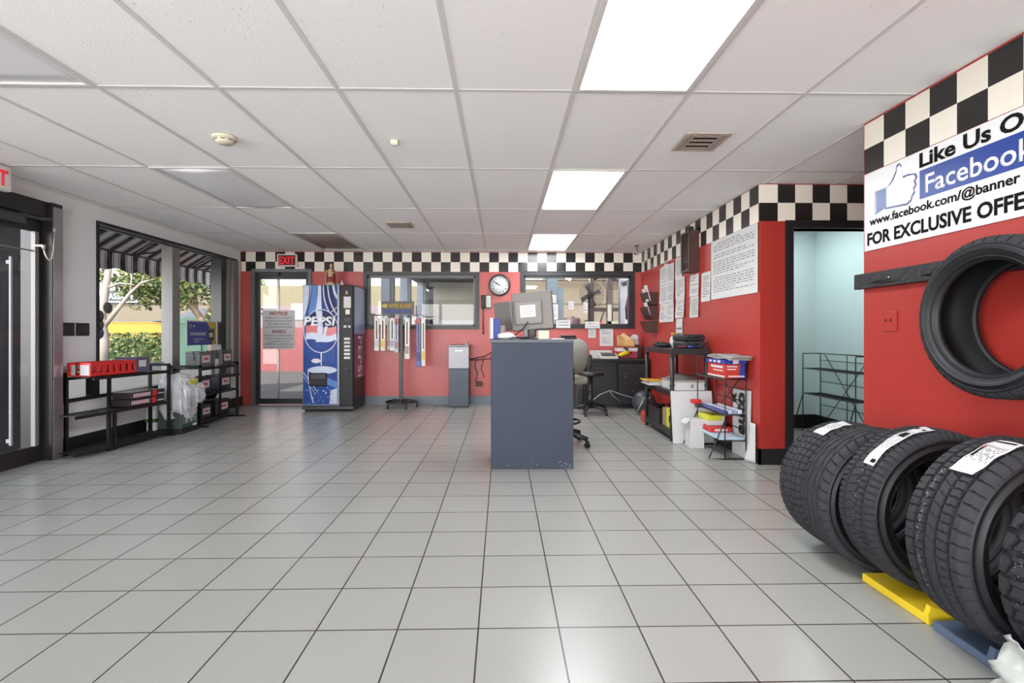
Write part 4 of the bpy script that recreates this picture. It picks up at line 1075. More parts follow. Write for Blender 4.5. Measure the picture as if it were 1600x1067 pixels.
# ------------------------------------------------------------------ desk corner
dk = T('desk', 'black desk in the far right corner under the window', 'desk', (1.68, 7.10, 0))
M_desk = mat('desk_black', '#202126', .4, 0, .2, 4)
MB().rbox(-.50, .46, 0, .52, .70, .735, .006).build('top', M_desk, dk)
MB().box(-.48, .45, .20, .225, .08, .70).build('back_panel', M_desk, dk)
MB().box(-.50, -.475, .02, .5, 0, .70).build('side_panel', M_desk, dk); MB().box(.43, .455, .02, .5, 0, .70).build('side_panel', M_desk, dk)
MB().box(.02, .43, .03, .2, .08, .66).build('drawer_unit', M_desk, dk)
rnd = random.Random(21)
for k in range(5):
    x, z = rnd.uniform(.05, .40), rnd.uniform(.15, .6)
    s = .012; MB().prism([(x, z), (x + s, z + .012), (x + .006, z + .022), (x - s*.6, z + .012)], 'Y', .0285, .030).build('paint_chip', mat('paint_chip', '#7d838d', .6), dk)
t = T('computer_tower', 'black box standing on the floor at the left end of the desk', 'computer', (1.13, 7.12, 0))
MB().rbox(-.05, .05, 0, .42, 0, .46, .01).build('case', M_blackplastic, t); MB().rbox(-.035, .035, -.004, .0, .3, .42, .003).build('drive_bay', M_darkgray, t)
t = T('adding_machine', 'cream adding machine with a dark keypad on the desk', 'adding machine', (1.55, 7.18, .735))
MB().prism([(-.10, 0), (.12, 0), (.12, .07), (.06, .075), (-.10, .025)], 'X', -.13, .13).build('body', mat('cream_grey', '#c8c6be', .45), t)
kp = MB()
for i in range(8):
    for j in range(3): kp.box(-.105 + i*.027, -.085 + i*.027, -.07 + j*.035, -.045 + j*.035, .04 + j*.011, .05 + j*.011)
kp.build('keypad', M_darkgray, t); MB().box(-.09, .09, .06, .118, .074, .082).build('display', M_blackplastic, t)
t = T('paper_stack', 'stack of white papers behind the adding machine', 'paper stack', (1.50, 7.42, .735))
for k in range(5): MB().box(-.16, .14, -.1, .1, k*.022, k*.022 + .020, rotM(0, 0, .06*math.sin(k*2.1))).build('bundle', M_paper, t)
t = T('yellow_tool', 'yellow and black cordless tool lying on the desk', 'power tool', (1.80, 7.22, .735), .5)
MB().tube([(-.13,0,.03),(-.05,0,.055),(.03,0,.075),(.09,0,.08)], [.016,.03,.036,.03], 10).build('body', mat('tool_yellow', '#e6cf2e', .4), t)
MB().tube([(.05,0,.09),(.08,.02,.13),(.03,.03,.15)], .018).rbox(-.16, -.10, -.03, .03, .0, .045, .008).build('grip', M_blackplastic, t)
MB().cyl((.09,0,.08),(.14,0,.082),.02,12,.012).build('chuck', M_blackplastic, t)
t = T('kraft_envelope', 'torn open kraft envelope standing on the desk', 'envelope', (1.87, 7.40, .90), -.2)
m_ = MB(); m_.grid(lambda u, v: (-.13 + .26*u, .02*math.sin(4*u), .0 + v*(.10 + .07*(1 - u)**2 + .02*math.sin(11*u))), 12, 4); m_.build('front', M_card, t, solid=.003)
m_ = MB(); m_.grid(lambda u, v: (-.12 + .25*u, .03 + .02*math.sin(5*u), v*(.12 + .09*(1 - abs(2*u - .7)))), 12, 4); m_.build('back', mat('kraft_pale', '#d3ab7a', .7), t, solid=.003)
t = T('red_carton', 'red and white carton under the kraft envelope', 'carton', (1.87, 7.40, .735))
MB().rbox(-.15, .15, -.09, .09, 0, .155, .004).build('box', mat('carton_red', '#b23a4a', .5), t); MB().box(-.152, .152, -.092, .092, .10, .15).build('band', M_white, t)
t = T('white_dispenser', 'small white tape dispenser high in the desk corner', 'dispenser', (2.03, 7.50, .93))
MB().lathe([(.045,-.03),(.055,-.03),(.055,.03),(.045,.03)], (0,0,.10), 18, 'Y').rbox(-.06, .06, -.03, .03, 0, .055, .01).build('body', M_white, t)
MB().rbox(-.08, .08, -.06, .06, -.195, -.005, .006).build('stand', M_darkgray, t)
t = T('white_cable', 'grey cable looping across the front of the black desk', 'cable', (1.5, 7.05, 0))
MB().tube([(-.25,-.02,.10),(-.10,0,.22),(.06,.02,.28),(.22,.02,.22),(.40,.02,.17),(.45,.02,.18)], .008).tube([(.05,.03,.28),(.10,.03,.20),(.20,.03,.12)], .006).build('strand', M_alu, t)

def caster(mb_parent, x, y, mats_):
    m_ = MB(); m_.cyl((x - .012, y, .026), (x + .012, y, .026), .026, 14).rbox(x - .016, x + .016, y - .014, y + .014, .035, .07, .004); return m_.build('caster', mats_, mb_parent)
st = T('stool', 'low round black swivel stool in front of the black desk', 'stool', (1.21, 6.72, 0))
MB().lathe([(.165,.525),(.18,.535),(.18,.56),(.165,.578),(.06,.585),(0,.585)], n=28).build('seat', mat('black_vinyl', '#1f1f1e', .35), st)
MB().cyl((0,0,.08),(0,0,.53),.028).cyl((0,0,.10),(0,0,.32),.038).build('column', M_blackplastic, st)
for k in range(5):
    a = k*2*PI/5 + .5; m_ = MB(); m_.tube([(0,0,.12),(.12*math.cos(a),.12*math.sin(a),.11),(.255*math.cos(a),.255*math.sin(a),.075)], [.03,.024,.018], 8); m_.build('leg', M_blackplastic, st)
    caster(st, .255*math.cos(a), .255*math.sin(a), M_blackplastic)
bk = MB(); bk.rbox(-.05, .06, .17, .21, .62, .80, .02); bk.box(-.015, .015, .16, .19, .54, .64); bk.build('backrest', M_blackplastic, st)

ch = T('drafting_chair', 'beige fabric swivel chair half hidden behind the counter', 'chair', (.565, 4.87, 0), -1.2)
M_beigef = mat('beige_fabric', '#8e8b80', .9, 0, .12, 90, .4, 300)
bk = MB()
def backf(u, v):
    a = -.5 + u; w_ = .215*(1 - .25*abs(2*v - 1)**3)
    return (.205 + .05*math.sin(PI*v) - .16*(2*a)**2*.4, a*2*w_, .66 + .41*v)
t_ = bmesh.new()
bmesh.ops.create_uvsphere(t_, u_segments=24, v_segments=16, radius=1)
for v_ in t_.verts:
    x, y, z = v_.co; sgn = lambda q, p: math.copysign(abs(q)**p, q)
    y2, z2 = sgn(y, .62), sgn(z, .62)
    v_.co = Vector((.205 + .05*x + .05*(1 - z2*z2) - .05*y2*y2 , .225*y2*(.92 + .08*z2), .880 + .178*z2))
for f_ in t_.faces: f_.smooth = True
bk.join(t_); bk.build('backrest', M_beigef, ch)
s_ = MB(); s_.rbox(-.23, .205, -.22, .22, .605, .685, .035, 4); s_.build('seat', mat('beige_fabric_pale', '#9c978b', .9, 0, .1, 90, .4, 300), ch)
MB().tube([(.18,0,.60),(.25,0,.58),(.27,0,.68),(.26,0,.80)], .022).rbox(-.10, .12, -.10, .10, .56, .605, .01).build('bracket', M_blackplastic, ch)
MB().cyl((0,0,.09),(0,0,.57),.025).cyl((0,0,.10),(0,0,.30),.036).build('column', M_blackplastic, ch)
MB().tube([(.205*math.cos(k*PI/16), .205*math.sin(k*PI/16), .235) for k in range(32)], .011, 8, closed=True).tube([(-.205,0,.235),(0,0,.22),(.205,0,.235)], .008).tube([(0,-.205,.235),(0,0,.22),(0,.205,.235)], .008).build('foot_ring', M_blackmetal, ch)
for k in range(5):
    a = k*2*PI/5 - .62; m_ = MB(); m_.tube([(0,0,.13),(.14*math.cos(a),.14*math.sin(a),.12),(.30*math.cos(a),.30*math.sin(a),.085)], [.034,.030,.022], 8); m_.build('leg', M_blackplastic, ch)
    caster(ch, .30*math.cos(a), .30*math.sin(a), M_blackplastic)

# ------------------------------------------------------------------ black plastic shelf and what is on it
su = T('shelf_unit', 'black plastic three tier shelf against the far right wall', 'shelf', (1.92, 5.45, 0))
M_shelf = mat('shelf_black', '#232327', .4, 0, .1)
for z in (.07, .475, .905):
    m_ = MB(); m_.rbox(-.20, .20, -.46, .46, z, z + .04, .006)
    for e in (-.20, .188): m_.box(e, e + .012, -.46, .46, z - .02, z + .005)
    for e in (-.46, .448): m_.box(-.188, .188, e, e + .012, z - .02, z + .005)
    m_.build('shelf', M_shelf, su)
for sx in (-.178, .178):
    for sy in (-.438, .438):
        m_ = MB(); m_.cyl((sx, sy, 0), (sx, sy, .905), .021, 14)
        for z in (.02, .30, .56, .86): m_.cyl((sx, sy, z), (sx, sy, z + .02), .025, 14)
        m_.build('post', M_shelf, su)
def case(label, x, y, z, w_, d_, h_, rz=0):
    t = T('tool_case', label, 'case', (x, y, z), rz, 'dark cases on the shelf top')
    MB().rbox(-w_/2, w_/2, -d_/2, d_/2, 0, h_, .022, 3).build('shell', mat('soft_black', '#2a2a2f', .6, 0, .15, 20), t)
    MB().box(-w_/2 - .002, w_/2 + .002, -d_/2 - .002, d_/2 + .002, h_*.48, h_*.53).build('zip', M_blackmetal, t)
    MB().tube([(-.05, -d_/2, h_*.6), (-.05, -d_/2 - .02, h_*.62), (.05, -d_/2 - .02, h_*.62), (.05, -d_/2, h_*.6)], .007).build('handle', M_blackplastic, t)
case('lower of the two dark soft cases stacked on the shelf top', 1.98, 5.20, .945, .24, .30, .075)
case('upper of the two dark soft cases stacked on the shelf top', 1.985, 5.21, 1.021, .24, .28, .07, .08)
t = T('glove_heap', 'heap of black gloves and cables on the shelf top', 'gloves', (1.82, 5.62, .945))
MB().blob((0, -.14, .022), .07, .06, .03, 14, .2, 3).build('glove', M_blackplastic, t)
MB().blob((0, .02, .02), .08, .09, .035, 14, .22, 5).build('glove', mat('glove_grey', '#35353a', .7), t)
m_ = MB(); rnd = random.Random(4)
for k in range(5): m_.tube([(rnd.uniform(-.07,.07), rnd.uniform(-.16,.12), rnd.uniform(.02,.06)) for _ in range(5)], .006)
m_.build('cable', M_black, t)
t = T('spray_bottle', 'white bottle with an orange top behind the soft cases', 'bottle', (1.93, 5.50, .945))
MB().lathe([(.04,0),(.042,.01),(.042,.09),(.018,.135)], n=16).build('body', M_white, t)
MB().rbox(-.028, .014, -.012, .012, .135, .165, .006).build('trigger', mat('orange_plastic', '#e59a22', .4), t); MB().cyl((0,0,.128),(0,0,.14),.016).build('collar', M_redink, t)
t = T('screwdriver', 'blue handled screwdriver at the front edge of the shelf top', 'screwdriver', (1.93, 5.03, .952), 0)
MB().cyl((-.02,0,.012),(.06,0,.012),.012).build('handle', M_blue, t); MB().cyl((-.02,0,.012),(-.13,0,.012),.004).build('shaft', M_redink, t)
t = T('white_carton', 'flat white carton with a small logo on the middle tier', 'carton', (1.95, 5.20, .515))
MB().rbox(-.19, .16, -.19, .19, 0, .085, .004).build('box', M_white, t)
MB().rbox(-.195, .165, -.195, .195, .085, .10, .003).build('lid', mat('carton_lid', '#a59d97', .6), t)
l_ = MB()
for sx in (-.014, .002):
    for sz in (.028, .046): l_.box(sx, sx + .012, -.1925, -.190, sz, sz + .014)
l_.build('logo', M_grayink, t)
t = T('grey_packet', 'crumpled grey packet lying on the flat white carton', 'packet', (1.93, 5.28, .615))
MB().grid(lambda u, v: (-.16 + .32*u, -.12 + .24*v, .05*math.sin(PI*u)**.6*math.sin(PI*v)**.6 + .006*math.sin(13*u + 5*v)), 14, 10).build('bag', mat('grey_film', '#7d7a77', .35, 0, .15, 15), t)
t = T('yellow_envelope', 'orange yellow envelope on papers at the left of the middle tier', 'envelope', (1.80, 5.68, .515))
MB().rbox(-.14, .10, -.15, .15, 0, .018, .002).rbox(-.13, .11, -.14, .13, .019, .036, .002).build('papers', M_paper, t); MB().rbox(-.16, .08, -.13, .13, .037, .050, .003, 2, rotM(0, .05, .1)).build('envelope', mat('envelope_orange', '#e3a63c', .6), t)
t = T('brown_carton', 'brown cardboard box on the bottom tier', 'carton', (1.81, 5.28, .11))
MB().rbox(-.06, .06, -.06, .06, 0, .19, .004).build('box', mat('brown_card', '#a98a68', .7), t); MB().box(-.012, .012, -.061, .061, .19, .192).build('tape', M_card, t)
t = T('yellow_carton', 'yellow and black box beside the brown one on the bottom tier', 'carton', (1.80, 5.17, .11))
MB().rbox(-.05, .05, -.04, .04, 0, .20, .004).build('box', mat('box_yellow', '#d9dc3a', .5), t); MB().box(-.051, .051, -.0415, -.0405, .06, .13).build('print', M_black, t)
t = T('blue_bag', 'pale blue plastic bag at the front of the bottom tier', 'bag', (1.80, 5.07, .11))
MB().blob((0, 0, .05), .06, .045, .055, 16, .14, 6).build('bag', mat('pale_blue_film', '#b9cfe0', .3), t)
t = T('black_bin', 'long black bin at the back of the bottom tier', 'bin', (1.88, 5.60, .11))
m_ = MB(); m_.box(-.15, .15, -.2, .2, 0, .01).box(-.15, -.14, -.2, .2, .01, .16).box(.14, .15, -.2, .2, .01, .16).box(-.14, .14, -.2, -.19, .01, .16).box(-.14, .14, .19, .2, .01, .16); m_.build('tub', M_shelf, t)
t = T('white_bottle', 'white bottle with a red cap inside the black bin', 'bottle', (1.87, 5.55, .121))
MB().lathe([(.04,0),(.042,.10),(.02,.15)], n=14).build('body', M_white, t); MB().cyl((0,0,.15),(0,0,.18),.018).build('cap', M_red, t)
t = T('red_floor_box', 'small red box on the floor behind the plastic shelf', 'box', (1.80, 6.10, 0))
MB().rbox(-.05, .10, -.10, .08, 0, .13, .004).build('box', mat('box_red', '#b8402f', .5), t); MB().box(-.051, .101, -.102, -.0985, .03, .06).build('label', M_paper, t)
t = T('grey_tool_bag', 'grey striped bag hanging by the floor between desk and shelf', 'bag', (1.92, 6.62, 0))
MB().blob((0, 0, .17), .16, .14, .16, 16, .06, 4).build('body', M_darkgray, t)
for k in range(2): MB().tube([(-.12 + k*.07, -.10, .06), (-.08 + k*.07, -.135, .16), (-.02 + k*.07, -.11, .26)], .008).build('stripe', M_alu, t)

# leaning boards and cartons on the floor
t = T('white_board', 'blank white board leaning against the front of the plastic shelf', 'board', (1.93, 4.905, 0))
MB().box(-.215, .205, -.006, .006, .0, .52, rotM(-.15, 0, 0)).build('panel', M_white, t)
t = T('white_floor_carton', 'tall white carton on the floor in front of the blank board', 'carton', (1.868, 4.67, 0))
MB().rbox(-.066, .066, 0, .15, 0, .275, .004).build('box', M_white, t)
for sx, a in ((-1, .5), (1, -.9)): MB().box(0, .06, .005, .145, -.001, .001, rotM(0, a if sx > 0 else PI - .7, 0, (sx*.066, 0, .275))).build('flap', mat('kraft_pale', '#d3ab7a') if sx > 0 else M_white, t)
MB().box(-.03, -.02, -.002, 0, .235, .255, rotM(0, .5, 0, (.0, 0, -.01))).build('mark', M_redink, t)

# wire display rack with boxes
rk = T('wire_rack', 'thin black wire display rack standing before the far right wall corner', 'rack', (2.03, 4.58, 0))
def rod(mb, a, b, r=.0055): return mb.cyl(a, b, r, 8)
xs0, xs1, ys0, ys1 = -.085, .10, -.32, .28
fr_ = MB()
for (x, y, z1) in ((xs0, ys0, .70), (xs1, ys0, .84), (xs0, ys1, .87), (xs1, ys1, .87)): rod(fr_, (x, y, 0 if x == xs1 or y == ys0 else .02), (x, y, z1))
rod(fr_, (xs0, ys1, .87), (xs1, ys1, .87)); rod(fr_, (xs1, ys0, .84), (xs1, ys1, .87))
for z in (.60, .5, .25): rod(fr_, (xs1, ys0, z), (xs1, ys1, z), .004)
rod(fr_, (xs1, ys0 + .1, .70), (xs1, ys1 - .1, .42), .004); rod(fr_, (xs1, ys1 - .1, .70), (xs1, ys0 + .1, .42), .004)
for y in (ys0, ys1): fr_.tube([(xs0, y, .34), (-.225, y, .012), (xs0, y, .006), (xs1, y, .006)], .006, 8)
fr_.build('frame', M_wire, rk)
for z in (.70, .385, .16):
    s_ = MB()
    for x in (xs0 - (.05 if z > .5 else 0), xs1): rod(s_, (x, ys0, z), (x, ys1, z))
    for k in range(14): y = ys0 + (ys1 - ys0)*k/13; rod(s_, (xs0 - (.05 if z > .5 else 0), y, z), (xs1, y, z), .003)
    s_.build('shelf', M_wire, rk)
def filt(label, y0, y1, x0, x1, z0, h_):
    t = T('filter_carton', label, 'carton', ((x0 + x1)/2, (y0 + y1)/2, z0), 0, None)
    a, b = (x1 - x0)/2, (y1 - y0)/2
    MB().rbox(-a, a, -b, b, 0, h_, .003).build('box', mat('filter_red', '#c23b34', .4), t)
    MB().prism([(a*.40, .002), (a*1.0, .002), (a*1.0, h_), (a*.62, h_)], 'Y', -b - .0015, -b).build('blue_field', mat('filter_blue', '#2a3fa0', .4), t)
    q = MB(); q.box(-a*.75, a*.25, -b - .0025, -b - .0005, h_*.78, h_*.88).box(-a*.75, a*.15, -b - .0025, -b - .0005, h_*.60, h_*.68).box(-a*.6, a*.95, -b - .003, -b - .0005, h_*.10, h_*.20)
    q.box(-a - .002, -a, -b*.8, b*.6, h_*.70, h_*.86).box(-a - .002, -a, -b*.8, b*.3, h_*.48, h_*.56).box(-a - .002, -a, -b, b, h_*.06, h_*.18)
    q.build('print', M_white, t)
    return t
filt('red and blue printed carton on the top tier of the wire rack', 4.27, 4.62, 1.945, 2.125, .706, .125)
t = T('blue_carton', 'row of flat blue cartons with white marks laid over the red carton', 'carton', (2.035, 4.44, .832))
MB().rbox(-.095, .10, -.18, .21, 0, .035, .003).build('box', mat('filter_blue', '#2a3fa0'), t)
q = MB(); q.box(-.02, .03, -.182, -.1805, .003, .033)
for k in range(3): q.box(-.0975, -.0955, -.10 + k*.09, -.05 + k*.09, .008, .028)
q.build('print', M_white, t)
t = T('newspaper_bundle', 'grey folded newspapers draped on top of the blue cartons', 'newspaper', (2.04, 4.43, .868))
for k in range(3): MB().grid(lambda u, v: (-.09 + .20*u + .004*k, -.24 + .46*v, .012*k + .012 + .006*math.sin(9*v + k) - .03*max(0, .25 - v)), 6, 12).build('sheet', mat('newsprint', '#a5a19c', .8, 0, .3, 25), t, solid=.008)
t = T('wiper_sleeve', 'bundle of blue and clear blade sleeves on the middle tier of the wire rack', 'packet', (2.03, 4.55, .392))
for k, c in enumerate(('#3f4f8f', '#c5cfda', '#8aa6c8', '#d7dde3')):
    MB().rbox(-.085 + k*.042, -.048 + k*.042, -.27, .26 - .03*k, 0, .028 + .008*(k % 2), .006).build('sleeve', mat('sleeve_%d' % k, c, .2, 0, .2, 20), t)
t = T('red_gauge', 'small red and grey tool resting at the far end of the middle tier', 'tool', (1.93, 4.80, .395))
MB().rbox(-.075, .02, -.035, .03, .02, .06, .008).build('body', M_red, t); MB().rbox(-.03, .04, -.03, .03, -.02, .02, .006).build('jaw', M_darkgray, t)
t = T('yellow_spray_carton', 'yellow topped white carton on the bottom tier of the wire rack', 'carton', (2.02, 4.66, .235))
MB().rbox(-.085, .085, -.06, .16, 0, .09, .004).build('box', M_white, t); MB().rbox(-.088, .05, -.063, .163, .045, .095, .004).build('cover', mat('carton_yellow', '#d8d832', .45), t)
t = T('red_flat_carton', 'flat red carton under the yellow topped one', 'carton', (2.02, 4.62, .190))
MB().rbox(-.10, .10, -.12, .22, 0, .042, .004).build('box', M_red, t); MB().box(-.06, .06, -.1215, -.120, .010, .030).build('label', M_white, t)
t = T('blue_sheet_stack', 'stack of pale blue printed sheets on the lowest wires of the rack', 'sheets', (2.015, 4.56, .166))
MB().rbox(-.11, .11, -.28, .30, 0, .022, .002).build('sheet', mat('sheet_blue', '#bcd3e6', .5, 0, .12, 12), t); MB().box(-.02, .05, -.281, -.10, .0225, .0235).build('print', M_white, t)
# tall printed board behind the rack
t = T('printed_board', 'tall white board with black lettering turned on its side, leaning behind the rack', 'sign', (2.145, 4.38, 0))
MB().box(-.006, .006, -.15, .16, .0, .60, rotM(0, .02, 0)).build('panel', M_white, t)
text('auto', M_black, t, 'lettering', .375, .15, (-.0085, -.075, .20), (PI/2, -PI/2, -PI/2), .045)
text('R', M_black, t, 'lettering', .10, .07, (-.0095, .075, .47), (PI/2, -PI/2, -PI/2), .045)
t = T('curled_sheet', 'blank white sheet curling away from the wall at the dark corner baseboard', 'paper', (2.15, 4.16, 0))
MB().grid(lambda u, v: (-.01 - .05*(1 - v)**2*u, -.04 + .10*u, .005 + .33*v), 5, 10).build('sheet', M_paper, t, solid=.001)

# wire rack in the pale mint room
rk = T('wire_rack', 'empty black wire rack inside the pale mint room', 'rack', (3.50, 5.07, 0))
fr_ = MB(); a, b0, b1 = .10, -.40, .43
for (x, y) in ((-a, b0), (a, b0), (-a, b1), (a, b1)): rod(fr_, (x, y, 0), (x, y, .875))
rod(fr_, (-a, b0, .875), (a, b0, .875)); rod(fr_, (-a, b1, .875), (a, b1, .875)); rod(fr_, (a, b0, .875), (a, b1, .875))
for z in (.80, .56, .30): rod(fr_, (a, b0, z), (a, b1, z), .004)
rod(fr_, (a, b0 + .08, .86), (a, b1 - .08, .12), .004); rod(fr_, (a, b1 - .08, .86), (a, b0 + .08, .12), .004); rod(fr_, (a, 0, 0), (a, 0, .875), .004)
for y in (b0, b1): fr_.tube([(-a, y, .42), (-.22, y, .02), (-a, y, .01)], .0055, 8)
fr_.build('frame', M_wire, rk)
for z in (.71, .43):
    s_ = MB()
    for x in (-a, a): rod(s_, (x, b0, z), (x, b1, z))
    for k in range(18): y = b0 + (b1 - b0)*k/17; rod(s_, (-a, y, z), (a, y, z), .0035)
    s_.build('shelf', M_wire, rk)
# ------------------------------------------------------------------ outside, seen through the glass
GZ = -.04
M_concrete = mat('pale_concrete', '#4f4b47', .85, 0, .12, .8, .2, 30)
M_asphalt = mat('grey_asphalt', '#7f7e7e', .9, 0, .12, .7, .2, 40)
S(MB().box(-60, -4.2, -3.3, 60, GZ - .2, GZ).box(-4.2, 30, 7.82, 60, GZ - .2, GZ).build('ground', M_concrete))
M_leaf1 = mat('leaf_bright', '#646d34', .6, 0, .25, 3); M_leaf2 = mat('leaf_mid', '#4a5c32', .6, 0, .25, 3); M_leaf3 = mat('leaf_dark', '#3d5527', .6, 0, .25, 3)
M_leafy = mat('leaf_yellow', '#858049', .6, 0, .2, 3)
M_bark = mat('pale_bark', '#91867a', .8, 0, .2, 8); M_bark2 = mat('brown_bark', '#6d5a48', .8, 0, .2, 8)
def leaf_cloud(mb, fn, n, size, seed, mats=4):
    rnd = random.Random(seed)
    for i in range(n):
        c = Vector(fn(rnd)); u = Vector((rnd.gauss(0,1), rnd.gauss(0,1), rnd.gauss(0,1))).normalized(); v = u.orthogonal().normalized()
        s = size*rnd.uniform(.6, 1.4); mb.m(rnd.choice([0,0,1,1,2,3][:mats + 2]))
        mb.quad(c - u*s, c + v*s*.5, c + u*s, c - v*s*.5)
LM = [M_leaf1, M_leaf2, M_leaf3, M_leafy]
h = MB(); h.m(2).box(-25.8, -7.8, 19.5, 20.4, GZ, .92)
leaf_cloud(h, lambda r: (r.uniform(-26, -7.6), r.choice([r.uniform(19.25, 19.5), r.uniform(19.3, 20.5)]), r.uniform(GZ + .04, 1.12)), 9000, .075, 2)
tag(h.build('hedge', LM), 'long clipped green hedge across the lot outside the left window', 'hedge')
t = T('yellow_wall', 'low yellow wall just behind the hedge', 'wall', (-15.4, 21.2, GZ))
MB().box(-1.75, 1.55, 0, .3, 0, 1.58).build('panel', mat('yellow_paint', '#a87f14', .6), t)
MB().box(-1.8, 1.6, -.03, .33, 1.58, 1.62).build('coping', mat('yellow_paint', '#a87f14'), t)
t = T('patio_umbrella', 'dark grey patio umbrella rising behind the yellow wall', 'umbrella', (-13.6, 22.6, GZ))
MB().lathe([(1.9, 1.65), (1.2, 1.85), (.5, 2.12), (.04, 2.3), (0, 2.3)], n=8, smooth=False).build('canopy', mat('grey_canvas', '#55565a', .8), t)
MB().cyl((0, 0, 0), (0, 0, 2.3), .03).build('pole', M_alu, t)
# beige building with its sign
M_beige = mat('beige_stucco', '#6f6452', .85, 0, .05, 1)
t = T('beige_building', 'long flat beige building beyond the hedge', 'building', (-17, 27, GZ))
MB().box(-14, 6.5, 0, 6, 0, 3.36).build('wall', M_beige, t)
MB().box(-14.05, 6.55, -.06, 6, 3.30, 3.42).build('parapet', M_beige, t)
MB().box(-14, 6.5, -.05, 0, 2.70, 2.78).build('ledge', mat('beige_ledge_paint', '#5f5646', .85), t)  # ledge in a slightly darker beige than the wall
t = T('shop_sign', 'black sign with white capital letters on the beige building', 'sign', (-20.55, 26.9, 2.82))
MB().box(-.95, .95, -.06, .03, 0, .58).build('panel', mat('sign_black', '#26262a', .5), t)
f = MB(); f.box(-1.0, 1.0, -.07, .03, -.05, 0).box(-1.0, 1.0, -.07, .03, .58, .63).box(-1.0, -.95, -.07, .03, 0, .58).box(.95, 1.0, -.07, .03, 0, .58); f.build('frame', M_white, t)
text('MASSAGE', M_white, t, 'lettering', 1.62, .34, (0, -.062, .12), RY_FACE_MINUS_Y, .02, .004, 'CENTER')
t = T('rooftop_unit', 'grey shuttered upper storey rising behind the beige building', 'building', (-27.0, 35, GZ))
MB().box(-3.5, 2.2, 0, 5, 0, 4.9).build('wall', mat('pale_grey_block', '#8f8e8e', .8), t)
for k in range(7): MB().box(-.4 + k*.3, -.22 + k*.3, -.06, 0, 3.6, 4.8).build('louvre', mat('louvre_grey', '#8f8c8a', .7), t)
# bare pale tree at the left edge of the window
def branch_tree(name, label, base, limbs, bark, leaves, seed, lsize=.07):
    t = T(name, label, 'tree', base)
    w = MB()
    for pts, r0, r1 in limbs:
        n = len(pts); w.tube(pts, [r0 + (r1 - r0)*i/(n - 1) for i in range(n)], 7)
    w.build('trunk', bark, t)
    l = MB(); rnd = random.Random(seed)
    for (c, R, k) in leaves:
        leaf_cloud(l, lambda r: tuple(Vector(c) + Vector((r.gauss(0,1), r.gauss(0,1), r.gauss(0,.75))).normalized()*R*r.random()**.45), k, lsize, seed + int(c[0]*10))
    l.build('foliage', LM, t)
    return t
branch_tree('bare_tree', 'pale trunked tree with bare crooked branches left of the shop sign', (-11.18, 14, GZ),
  [([(0,0,0),(.05,0,.9),(-.02,0,1.7),(.12,0,2.5),(.25,0,3.4)], .15, .07), ([(0,0,1.25),(.44,.05,1.88),(.71,.1,2.28),(1.02,.1,2.57),(1.4,.1,2.68)], .07, .02), ([(.1,0,2.4),(.5,0,2.55),(.9,0,2.5)], .04, .015), ([(.71,.1,2.28),(.75,.1,2.7),(.66,.1,3.2)], .03, .012), ([(1.02,.1,2.57),(1.15,.1,2.9),(1.1,.1,3.3)], .03, .01), ([(.15,0,2.7),(-.3,0,3.2)], .04, .015)], M_bark,
  [((-.15,0,2.75), .26, 170), ((.2,0,3.3), .3, 110), ((1.6,.1,2.8), .4, 230)], 4, .06)
branch_tree('green_tree', 'bushy green tree filling the right half of the left window', (-9.3, 16, GZ),
  [([(.2,0,0),(0,0,.8),(-.25,0,1.5),(-.7,0,2.1),(-1.2,0,2.7)], .16, .06), ([(-.25,0,1.5),(.1,0,2.2),(.2,0,2.9)], .09, .04), ([(-.7,0,2.1),(-1.4,0,2.3),(-2.0,0,2.6)], .07, .03), ([(-.5,0,1.9),(-.6,.1,2.6),(-.5,.1,3.2)], .06, .02)], M_bark2,
  [((-2.1,0,2.7), .85, 1500), ((-1.2,0,3.0), .95, 1700), ((-.2,.1,3.0), .95, 1700), ((.7,.2,2.8), .8, 900), ((-1.7,.1,3.6), .8, 700), ((.2,.2,1.7), .45, 350), ((-1.0,-.2,2.25), .5, 400)], 9, .075)
t = T('green_bin', 'green metal bin enclosure under the bushy tree', 'bin', (-10.7, 17.4, GZ))
M_green = mat('green_paint', '#436b54', .6)
MB().box(-.95, 1.3, 0, 1.2, 0, 1.5).build('body', M_green, t)
MB().box(-1.0, 1.35, -.05, 1.25, 1.5, 1.68).build('lid', mat('green_paint_pale', '#5c836a', .6), t)
for x in (-.9, .2, 1.25): MB().box(x - .04, x + .04, -.05, 0, 0, 1.6).build('rib', M_green, t)

# striped awning over the left window
t = T('striped_awning', 'black and white striped awning outside the left window', 'awning', (-4.2, 4.3, 0))
M_aww = mat('awning_white', '#e6e4e2', .8); M_awb = mat('awning_black', '#2e2a2b', .8)
def stripes(name, fn, n):
    a = MB()
    widths = []
    y = 0
    while y < 5.4:
        for (w_, mi) in ((.095, 1), (.018, 0), (.012, 1), (.075, 0), (.012, 1), (.018, 0)):
            a.m(mi); y1 = min(y + w_, 5.4)
            a.grid(lambda u, v: fn(y + (y1 - y)*u, v), 1, n, smooth=False); y += w_
            if y >= 5.4: break
    a.build(name, [M_aww, M_awb], t, solid=.002)
stripes('canopy', lambda y, v: (-.05 - .95*v, y, 2.78 - .58*v), 2)
stripes('valance', lambda y, v: (-1.0 - .01*math.sin(3*v), y, 2.20 - .24*v - .02*math.cos(y*14)*v), 3)
b = MB(); b.cyl((-.99, 0, 2.20), (-.99, 5.4, 2.20), .014)
for yy in (.02, 1.35, 2.7, 4.05, 5.38): b.cyl((-.02, yy, 2.30), (-.99, yy, 2.20), .012).cyl((-.02, yy, 2.76), (-.99, yy, 2.20), .01)
b.build('frame', mat('awning_tube', '#4b4647', .5, .4), t)
